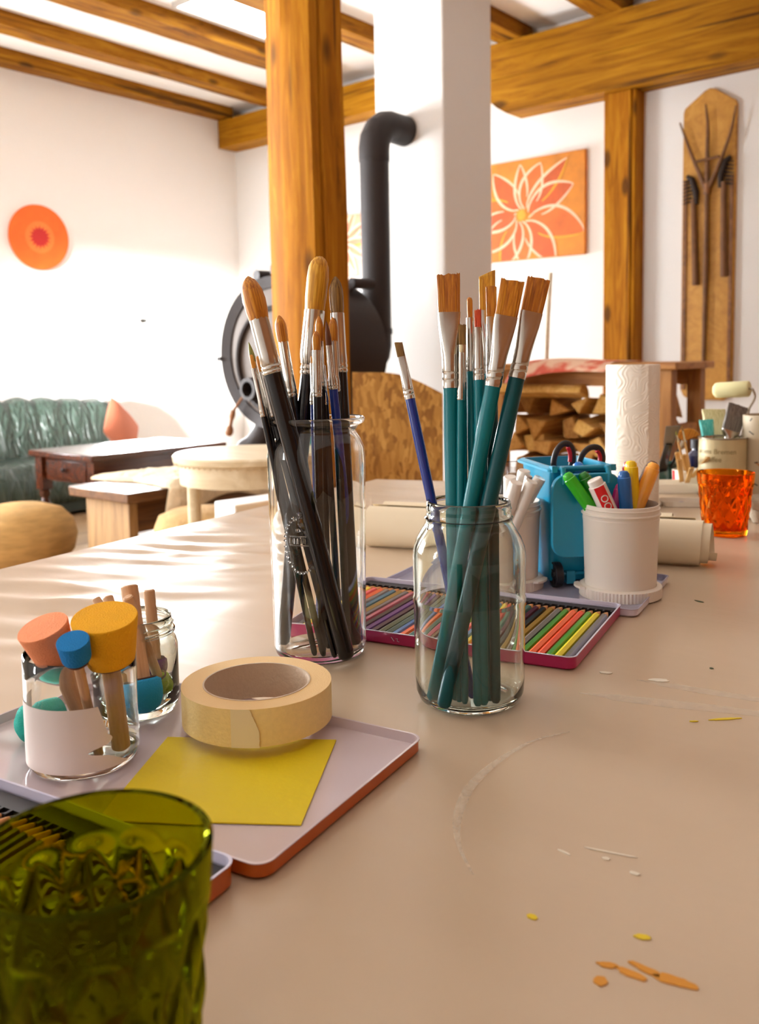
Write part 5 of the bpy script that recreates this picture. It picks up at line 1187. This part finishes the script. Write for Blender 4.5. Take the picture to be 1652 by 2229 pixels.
# ------------------------------------------------------------------ paper rolls, kitchen roll
M_paper = mat('drawing_paper', '#e6d6b8', 0.8, bump=0.04, bscale=40)
def paper_roll(p, q, rad, turns, ends, label, shade=M_paper, open_=0.0):
    """spiral sheet from p to q (axis ends); the coils creep out by 'ends' per turn at q"""
    p, q = V(p), V(q); L = (q-p).length; M = axis_frame(p, q, (0, 0, 1)); b = MB(); n = int(turns*40); vs = []; m_ = 12
    for i in range(n+1):
        a = 2*PI*turns*i/n; f = i/n; R_ = rad*(1-0.30*(1-f))*(1+open_*0.12*math.sin(a))
        ext = L+ends*(1-f)*turns if f > 0 else L+ends*turns
        for j in range(m_+1): vs.append((R_*math.cos(a+2.1), R_*math.sin(a+2.1), ext*j/m_))
    fs = [[i*(m_+1)+j, (i+1)*(m_+1)+j, (i+1)*(m_+1)+j+1, i*(m_+1)+j+1] for i in range(n) for j in range(m_)]
    k = len(vs); t = 0.0004; vs2 = []
    for x, y, z in vs: l_ = math.hypot(x, y); vs2.append((x*(1-t/l_), y*(1-t/l_), z))
    fs += [[q_+k for q_ in f[::-1]] for f in fs]
    bd = [i*(m_+1) for i in range(n+1)]; be = [i*(m_+1)+m_ for i in range(n+1)]
    fs += [[bd[i], k+bd[i], k+bd[i+1], bd[i+1]] for i in range(n)]+[[be[i+1], k+be[i+1], k+be[i], be[i]] for i in range(n)]
    fs += [[j, j+1, k+j+1, k+j] for j in range(m_)]+[[n*(m_+1)+j+1, n*(m_+1)+j, k+n*(m_+1)+j, k+n*(m_+1)+j+1] for j in range(m_)]
    b.add(vs+vs2, fs); o = b.build('paper_roll', shade, smooth=50); o.matrix_world = M; return tag(o, label, 'paper roll', 'rolls of drawing paper')
nrm_ = V((-math.sin(math.radians(20.3)), math.cos(math.radians(20.3)), 0)); al_ = V((math.cos(math.radians(20.3)), math.sin(math.radians(20.3)), 0))
RA = V((-0.8034, 0.9257, 0.7600)); RB = V((-0.3988, 1.0698, 0.7600)); r1 = 0.0305
paper_roll(RA+nrm_*0.018+V((0, 0, r1)), RB+nrm_*0.018+V((0, 0, r1)), r1, 2.6, 0.010, 'front roll of cream drawing paper behind the jars and tubs, loosely coiled at one end', M_paper, 1.0)
r2_ = 0.027; paper_roll(RA+nrm_*0.086+al_*0.0+V((0, 0, r2_)), RB+nrm_*0.086-al_*0.03+V((0, 0, r2_)), r2_, 2.0, 0.004, 'rear roll of cream drawing paper, just behind the front roll', M_paper, 0.5)
m, nt, bs = base_mat('kitchen_paper'); bs.inputs['Base Color'].default_value = rgb('#efe6d8'); bs.inputs['Roughness'].default_value = 0.95
tc = N(nt, 'ShaderNodeTexCoord'); vo = N(nt, 'ShaderNodeTexNoise', Scale=34.0, Detail=0.0); nt.links.new(tc.outputs['Object'], vo.inputs['Vector'])
mu = N(nt, 'ShaderNodeMath', operation='MULTIPLY'); mu.inputs[1].default_value = 85.0; nt.links.new(vo.outputs['Fac'], mu.inputs[0])
sn = N(nt, 'ShaderNodeMath', operation='SINE'); nt.links.new(mu.outputs[0], sn.inputs[0])
bp = N(nt, 'ShaderNodeBump', Strength=0.35, Distance=0.0012); nt.links.new(sn.outputs[0], bp.inputs['Height']); nt.links.new(bp.outputs[0], bs.inputs['Normal'])
KP = V((-0.6545, 1.4583, 0.7600)); KP.z = T+0.0005
r = thing('kitchen_roll', 'white embossed kitchen paper roll standing upright behind the felt pens', 'paper roll', KP)
b = MB(); Rk = 0.0445; Hk = 0.242
b.lathe([(0.02, 0), (Rk-0.001, 0), (Rk, 0.002), (Rk+0.0003, Hk*0.35), (Rk-0.0003, Hk*0.6), (Rk, Hk-0.001), (Rk-0.001, Hk), (0.02, Hk-0.001), (0.02, 0)], 72); b.build('paper_body', m, r, smooth=50)
b = MB(); b.lathe([(0.0188, 0.0005), (0.02, 0.0005), (0.02, Hk+0.0005), (0.0188, Hk+0.0005), (0.0188, 0.0005)], 40); b.build('cardboard_core', mat('brown_card', '#a88a68', 0.9), r, smooth=40)
b = MB(); vs = []; n = 24
for k in range(n+1):
    z = Hk*k/n
    for a, o_ in ((-0.5, 0.0006), (-0.35, 0.0012), (-0.22, 0.0022)): aa = math.radians(-20)+a; rr = Rk+o_+0.0004*math.sin(k*0.8); vs.append((rr*math.cos(aa), rr*math.sin(aa), z))
b.add(vs, [[k*3+j, k*3+j+1, k*3+j+4, k*3+j+3] for k in range(n) for j in range(2)]); b.build('loose_edge', m, r, smooth=60)

# ------------------------------------------------------------------ coffee can of wide brushes
M_can = mat('can_cream', '#c9bb92', 0.4, 0.1, var=0.05, vscale=40); M_rim = mat('can_metal', '#9a9080', 0.3, 0.9); M_ink = mat('can_ink', '#8a7a50', 0.5); M_splash = mat('can_maroon', '#4a1a26', 0.4)
CN = V((-0.5683, 1.6536, 0.7600)); CN.z = T+0.0005; Rc, Hc = 0.0415, 0.106
r = thing('coffee_can', 'cream coffee can lettered in brown script, holding wide brushes at the back right', 'can', CN)
b = MB(); b.lathe([(0, 0.001), (Rc, 0.001), (Rc, Hc), (Rc-0.0006, Hc), (Rc-0.0006, 0.002), (0, 0.002)], 64); b.build('can_body', M_can, r, smooth=40)
b = MB()
for z in (0.002, Hc): b.tube([(Rc*math.cos(2*PI*k/48), Rc*math.sin(2*PI*k/48), z) for k in range(48)], 0.0014, 8, closed=True)
b.build('can_rim', M_rim, r, smooth=60)
ac = math.atan2(-CN.y, -CN.x)
tx = text_mesh('lettering', 'aroms Bremen', 0.0125, M_ink, r, Matrix.Shear('XZ', 4, (0, 0)) @ Matrix.Translation((-0.013, 0, 0.0003)), 0.0001); bend(tx, Rc, 0.083, ac)
tx = text_mesh('lettering', 'Kaffee', 0.0125, M_ink, r, Matrix.Translation((-0.017, 0, 0.0003)), 0.0001); bend(tx, Rc, 0.069, ac)
b = MB(); rs = random.Random(5)
for k in range(26):
    x = -0.04+0.08*k/25; h = rs.choice((0.012, 0.016, 0.022, 0.03, 0.044)) if k > 11 else rs.choice((0.03, 0.034, 0.038)); wd = rs.uniform(0.0006, 0.0012) if k > 11 else 0.0028
    vs = []
    for t, q in ((0, 1), (0.5, 0.7), (1, 0.05)):
        for s_ in (-1, 1): vs.append((x+s_*wd*q, h*t+0.004, 0.0004))
    b.add(vs, [[0, 1, 3, 2], [2, 3, 5, 4]])
b.add([(-0.045+0.09*i/20, z, 0.0004) for z in (0.003, 0.008) for i in range(21)], [[i, i+1, i+22, i+21] for i in range(20)])
sp_ = b.build('splash_print', M_splash, r, smooth=60); bend(sp_, Rc, 0.0, ac)
GC = 'wide brushes in the coffee can'; HD['cream'] = mat('handle_cream', '#c9b58a', 0.4); zc_ = CN.z+0.006
brush((CN.x-0.010, CN.y-0.014, zc_), (-0.6001, 1.6566, 0.8972), 'flat', 0.030, 0.02, 0.0265, 0.010, 'turq', 'cream', 'short wide brush with turquoise painted bristles in the coffee can', GC, wf=0.021, tb=0.012)
brush((CN.x-0.006, CN.y+0.012, zc_), (-0.6083, 1.7170, 0.9132), 'flat', 0.055, 0.02, 0.044, 0.014, 'pale', 'cream', 'wide pale-bristled brush at the back of the coffee can', GC, wf=0.040, tb=0.014)
brush((CN.x-0.014, CN.y-0.008, zc_), (-0.5557, 1.6966, 0.9232), 'flat', 0.050, 0.022, 0.037, 0.016, 'grey', 'cream', 'wide dark grey-bristled brush leaning right in the coffee can', GC, wf=0.034, tb=0.012)
rp0, rp1 = V((-0.6063, 1.7097, 0.9493)), V((-0.5408, 1.7126, 0.9532))
r = thing('paint_roller', 'small pale yellow foam paint roller on a bent wire, standing in the coffee can', 'paint roller', M=Matrix.Translation(rp0))
d_ = rp1-rp0; b = MB(); ln = d_.length; b.lathe([(0, 0.0), (0.009, 0.0005), (0.0135, 0.004), (0.0148, 0.01), (0.0148, ln-0.004), (0.0138, ln-0.001), (0.012, ln), (0.005, ln-0.0015), (0, ln-0.0015)], 36, axis_frame((0, 0, 0), d_)); b.build('foam_sleeve', mat('pale_foam', '#e2dca8', 0.95, bump=0.3, bscale=700), r, smooth=50)
w3 = V((-0.5414, 1.7069, 0.9077))-rp0; w4 = CN+V((0.012, 0.0, 0.02))-rp0; dn = d_.normalized()
b = MB(); b.tube(spline([d_*0.5, d_, d_+dn*0.006+V((0, 0, -0.004)), d_+dn*0.009+V((0, 0, -0.018)), w3+V((0, 0, 0.006)), w3, w4], 6), 0.0022, 10); b.build('wire_handle', mat('wire_steel', '#b9b2a4', 0.25, 1.0), r, smooth=60)

# pot with a pattern at the right edge
QP = V((-0.5070, 1.6945, 0.7600)); QP.z = T+0.0005
r = thing('patterned_pot', 'cream pot with small dark and orange marks at the right edge, behind the orange glass', 'pot', QP)
b = MB(); b.lathe([(0, 0), (0.034, 0), (0.036, 0.003), (0.038, 0.146), (0.0355, 0.147), (0.034, 0.006), (0, 0.005)], 56); b.build('pot_body', mat('pot_cream', '#bfae92', 0.5), r, smooth=40)
aq = math.atan2(-QP.y, -QP.x); rs = random.Random(9); md = mat('mark_dark', '#2c2622', 0.5); mo_ = mat('mark_orange', '#b8702c', 0.5)
for k in range(18):
    b = MB(); x, z, a_, l_ = rs.uniform(-0.045, 0.03), rs.uniform(0.012, 0.14), rs.uniform(-0.9, 0.9), rs.uniform(0.006, 0.012)
    b.add([(x+math.cos(a_)*u*l_/2-math.sin(a_)*s_*0.0011, z+math.sin(a_)*u*l_/2+math.cos(a_)*s_*0.0011, 0.0003) for u in (-1, 0, 1) for s_ in (-1, 1)], [[0, 1, 3, 2], [2, 3, 5, 4]])
    o = b.build('painted_mark', md if k % 3 else mo_, r, smooth=0); bend(o, 0.0378, 0, aq)

# low white tray, mug, stick pot and the tools behind the kitchen roll
WPt = V((-0.6386, 1.6338, 0.7600)); WPt.z = T+0.0005
b = MB(); ao_ = math.radians(36)
r = thing('cardboard_tray', 'low white cardboard tray lying right of the kitchen roll', 'tray', M=Matrix.Translation(WPt) @ Matrix.Rotation(ao_, 4, 'Z'))
b.loft([[(x, y+0.03, z) for x, y in rrect(w_, h_, 0.002, 2)] for w_, h_, z in ((0.105, 0.06, 0), (0.11, 0.066, 0.017), (0.107, 0.063, 0.017), (0.102, 0.057, 0.0015))]); b.build('tray_body', mat('white_card', '#efe8da', 0.6), r, smooth=0)
MG = V((-0.7192, 1.7430, 0.7600)); MG.z = T+0.0005
r = thing('mug', 'dark green mug with a white ring handle, right behind the kitchen roll', 'mug', MG)
b = MB(); b.lathe([(0, 0), (0.028, 0), (0.030, 0.003), (0.031, 0.042), (0.029, 0.0425), (0.028, 0.005), (0, 0.004)], 40); b.build('mug_body', mat('mug_green', '#123a30', 0.25, coat=0.4), r, smooth=40)
b = MB(); hd = (rgt*0.9+V((0.3, -0.35, 0))*0.5).normalized(); b.tube([hd*(0.034+0.017*math.cos(a))+V((0, 0, 0.02+0.017*math.sin(a))) for a in [2*PI*k/24 for k in range(24)]], 0.0042, 10, closed=True); b.build('handle', mat('mug_white', '#d8d0c8', 0.3), r, smooth=60)
SPt = V((-0.6583, 1.7211, 0.7600)); SPt.z = T+0.0005
r = thing('stick_pot', 'white pot with a red stripe holding wooden sticks and thin brushes', 'pot', SPt)
b = MB(); b.lathe([(0, 0), (0.026, 0), (0.0275, 0.003), (0.029, 0.034), (0.027, 0.0345), (0.0255, 0.005), (0, 0.004)], 40); b.build('pot_body', mat('pot_white', '#ece4d6', 0.5), r, smooth=40)
b = MB(); asx = math.atan2(-SPt.y, -SPt.x); b.add([(0.0283*math.cos(a), 0.0283*math.sin(a), z) if z < 0.02 else (0.0295*math.cos(a), 0.0295*math.sin(a), z) for z in (0.004, 0.033) for a in [asx-1.25+0.3*k/6 for k in range(7)]], [[k, k+1, k+8, k+7] for k in range(6)]); b.build('red_stripe', FM['red'], r, smooth=40)
GSx = 'wooden sticks in the white pot'; zs = SPt.z+0.006; M_stick = wood('stick_wood', '#b98a48', '#cda05c', '#dcb678', 'Z', 6.0, 0.6, 0.05, False)
for k, (q, f_, lbl) in enumerate((((-0.6308, 1.5982, 0.8403), (-0.012, 0.004), 'flat wooden stick at the left of the white pot'), ((-0.6194, 1.5804, 0.8301), (-0.006, -0.012), 'shorter flat wooden stick in front at the left of the white pot'), ((-0.6172, 1.5962, 0.8371), (0.006, 0.006), 'flat wooden stick in the middle of the white pot'), ((-0.6016, 1.5936, 0.8149), (0.002, -0.010), 'short stubby wooden stick at the right of the white pot'), ((-0.5724, 1.5941, 0.8349), (-0.004, 0.012), 'round-ended wooden stick leaning right over the rim of the white pot'))):
    p = V((SPt.x+f_[0], SPt.y+f_[1], zs)); L = (V(q)-p).length; b = MB(); w_ = 0.0042
    b.loft([[(x, y, z) for x, y in rrect(2*w_*s_, 0.0022*1.2, 0.001, 3)] for z, s_ in ((0, 0.8), (0.003, 1), (L-0.003, 1), (L, 0.7))]); o = b.build('wooden_stick', M_stick, smooth=40); o.matrix_world = axis_frame(p, q); tag(o, lbl, 'stick', GSx)
brush((SPt.x-0.004, SPt.y+0.012, zs), (-0.6383, 1.6094, 0.8787), 'point', 0.012, 0.02, 0.003, 0.0044, 'green', 'raw', 'thin raw-wood brush with a yellow-green tip in the white stick pot', None, wf=0.003)
brush((SPt.x+0.010, SPt.y+0.002, zs), (-0.6265, 1.6074, 0.8894), 'point', 0.014, 0.03, 0.0028, 0.004, 'dark', 'raw', 'thin long brush leaning left out of the white stick pot', None, wf=0.003)
# fan brush and scraper stand in the green mug
p, q = (MG.x+0.004, MG.y+0.006, MG.z+0.006), (-0.6347, 1.6647, 0.8783)
r = thing('fan_brush', 'orange fan brush with a black handle standing in the dark green mug', 'paintbrush', M=axis_frame(p, q)); L = (V(q)-V(p)).length
b = MB(); b.lathe([(0, 0), (0.0018, 0.001), (0.0036, L*0.45), (0.003, L-0.052), (0, L-0.052)], 14); b.build('handle', HD['black'], r); b = MB(); b.lathe([(0, L-0.053), (0.0032, L-0.053), (0.0042, L-0.036), (0.0042, L-0.032), (0, L-0.032)], 16); b.build('ferrule', M_ferr, r)
b = MB(); vs = []; n = 20
for s_ in (-1, 1):
    for k in range(n+1):
        a = -0.95+1.9*k/n; R_ = 0.034*(1-0.12*abs(a)); vs += [(0.0042*math.sin(a), 0.001*s_, L-0.033), (R_*math.sin(a), 0.0009*s_, L-0.033+R_*math.cos(a))]
m_ = 2*(n+1); b.add(vs, [[2*k, 2*k+1, 2*k+3, 2*k+2] for k in range(n)]+[[m_+2*k, m_+2*k+2, m_+2*k+3, m_+2*k+1] for k in range(n)]+[[2*k+1, m_+2*k+1, m_+2*k+3, 2*k+3] for k in range(n)]); b.build('bristles', BR['orange'], r, smooth=40)
p, q = (MG.x-0.004, MG.y-0.002, MG.z+0.006), (-0.6497, 1.6269, 0.8864); L = (V(q)-V(p)).length
r = thing('scraper', 'grey metal scraper blade standing in the dark green mug, beside the kitchen roll', 'scraper', M=axis_frame(p, q))
b = MB(); b.loft([[(x, y, z) for x, y in rrect(w_, 0.0012, 0.0004, 2)] for z, w_ in ((L-0.062, 0.019), (L-0.03, 0.024), (L, 0.028))]); b.build('blade', mat('blade_steel', '#7c746a', 0.4, 0.7), r, smooth=30)
b = MB(); b.loft([[(x, y, z) for x, y in rrect(w_, t_, 0.003, 4)] for z, w_, t_ in ((0, 0.014, 0.008), (L*0.2, 0.018, 0.010), (L-0.06, 0.014, 0.008), (L-0.055, 0.012, 0.007))]); b.build('handle', HD['black'], r, smooth=40)
DB = V((-0.6768, 1.8191, 0.7600)); DB.z = T+0.0005
r = thing('ink_bottle', 'dark blue bottle standing behind the white stick pot', 'bottle', DB)
b = MB(); b.lathe([(0, 0), (0.018, 0), (0.02, 0.003), (0.02, 0.052), (0.012, 0.06), (0.0105, 0.062), (0.0105, 0.066), (0, 0.066)], 32); b.build('bottle_body', mat('ink_blue', '#1c1a3a', 0.2, coat=0.5), r, smooth=40)
b = MB(); b.lathe([(0, 0.066), (0.013, 0.066), (0.013, 0.084), (0, 0.085)], 28); b.build('cap', mat('cap_dark', '#141218', 0.4), r, smooth=40)
# paint palettes
def palette(label, loc, rz, w_, h_, n_, seed, depth, group=None):
    r = thing('paint_palette', label, 'palette', M=Matrix.Translation(loc) @ Matrix.Rotation(rz, 4, 'Z'), group=group)
    b = MB(); b.loft([[(x, y, z) for x, y in rrect(w, h, 0.008, 5)] for w, h, z in ((w_*0.9, h_*0.9, 0), (w_, h_, depth), (w_-0.003, h_-0.003, depth), (w_*0.9-0.004, h_*0.9-0.004, 0.002))]); b.build('dish', M_pal, r, smooth=40)
    rs = random.Random(seed)
    for k in range(n_):
        b = MB(); c = (rs.uniform(-0.36, 0.36)*w_, rs.uniform(-0.34, 0.34)*h_); q = rs.uniform(0.004, 0.009)
        b.lathe([(0, 0.0022), (q, 0.0022), (q*0.8, 0.0034), (0, 0.0038)], 12, Matrix.Translation((c[0], c[1], 0))); b.build('paint_blob', rs.choice(PBM), r, smooth=50)
M_pal = mat('palette_plastic', '#d8cdbc', 0.4); PBM = [mat('blob_plum', '#6a1a3c', 0.3), mat('blob_lilac', '#8a7aa8', 0.3), mat('blob_sand', '#b09a6a', 0.4), mat('blob_crimson', '#a81838', 0.3)]
Pq = V((-0.5799, 1.5089, 0.7600)); Pq.z = T+0.0005; palette('shallow white paint palette with dried paint behind the paper rolls', Pq, math.radians(30), 0.085, 0.05, 7, 2, 0.009)
Pq = V((-0.4146, 1.4522, 0.7600)); Pq.z = T+0.0005
r = thing('egg_carton', 'paint-stained pulp egg carton at the right edge behind the orange glass', 'carton', M=Matrix.Translation(Pq) @ Matrix.Rotation(math.radians(38), 4, 'Z'))
M_pulp = mat('pulp', '#b3a48e', 0.9, bump=0.4, bscale=300)
b = MB(); b.loft([[(x, y, z) for x, y in rrect(w, h, 0.006, 4)] for w, h, z in ((0.108, 0.078, 0.022), (0.112, 0.082, 0.034), (0.108, 0.078, 0.034), (0.10, 0.07, 0.026))]); b.build('rim', M_pulp, r, smooth=40)
for x in (-0.034, 0, 0.034):
    for y in (-0.018, 0.018):
        b = MB(); b.lathe([(0, 0), (0.009, 0), (0.015, 0.012), (0.0175, 0.03), (0.016, 0.03), (0.0135, 0.012), (0.008, 0.003), (0, 0.003)], 20, Matrix.Translation((x, y, 0))); b.build('cup', M_pulp, r, smooth=50)
        b = MB(); b.lathe([(0, 0.003), (0.011, 0.008), (0.0128, 0.013), (0, 0.014)], 16, Matrix.Translation((x, y, 0))); b.build('paint_pool', PBM[(int(x*1000)+int(y*1000)) % 4], r, smooth=50)
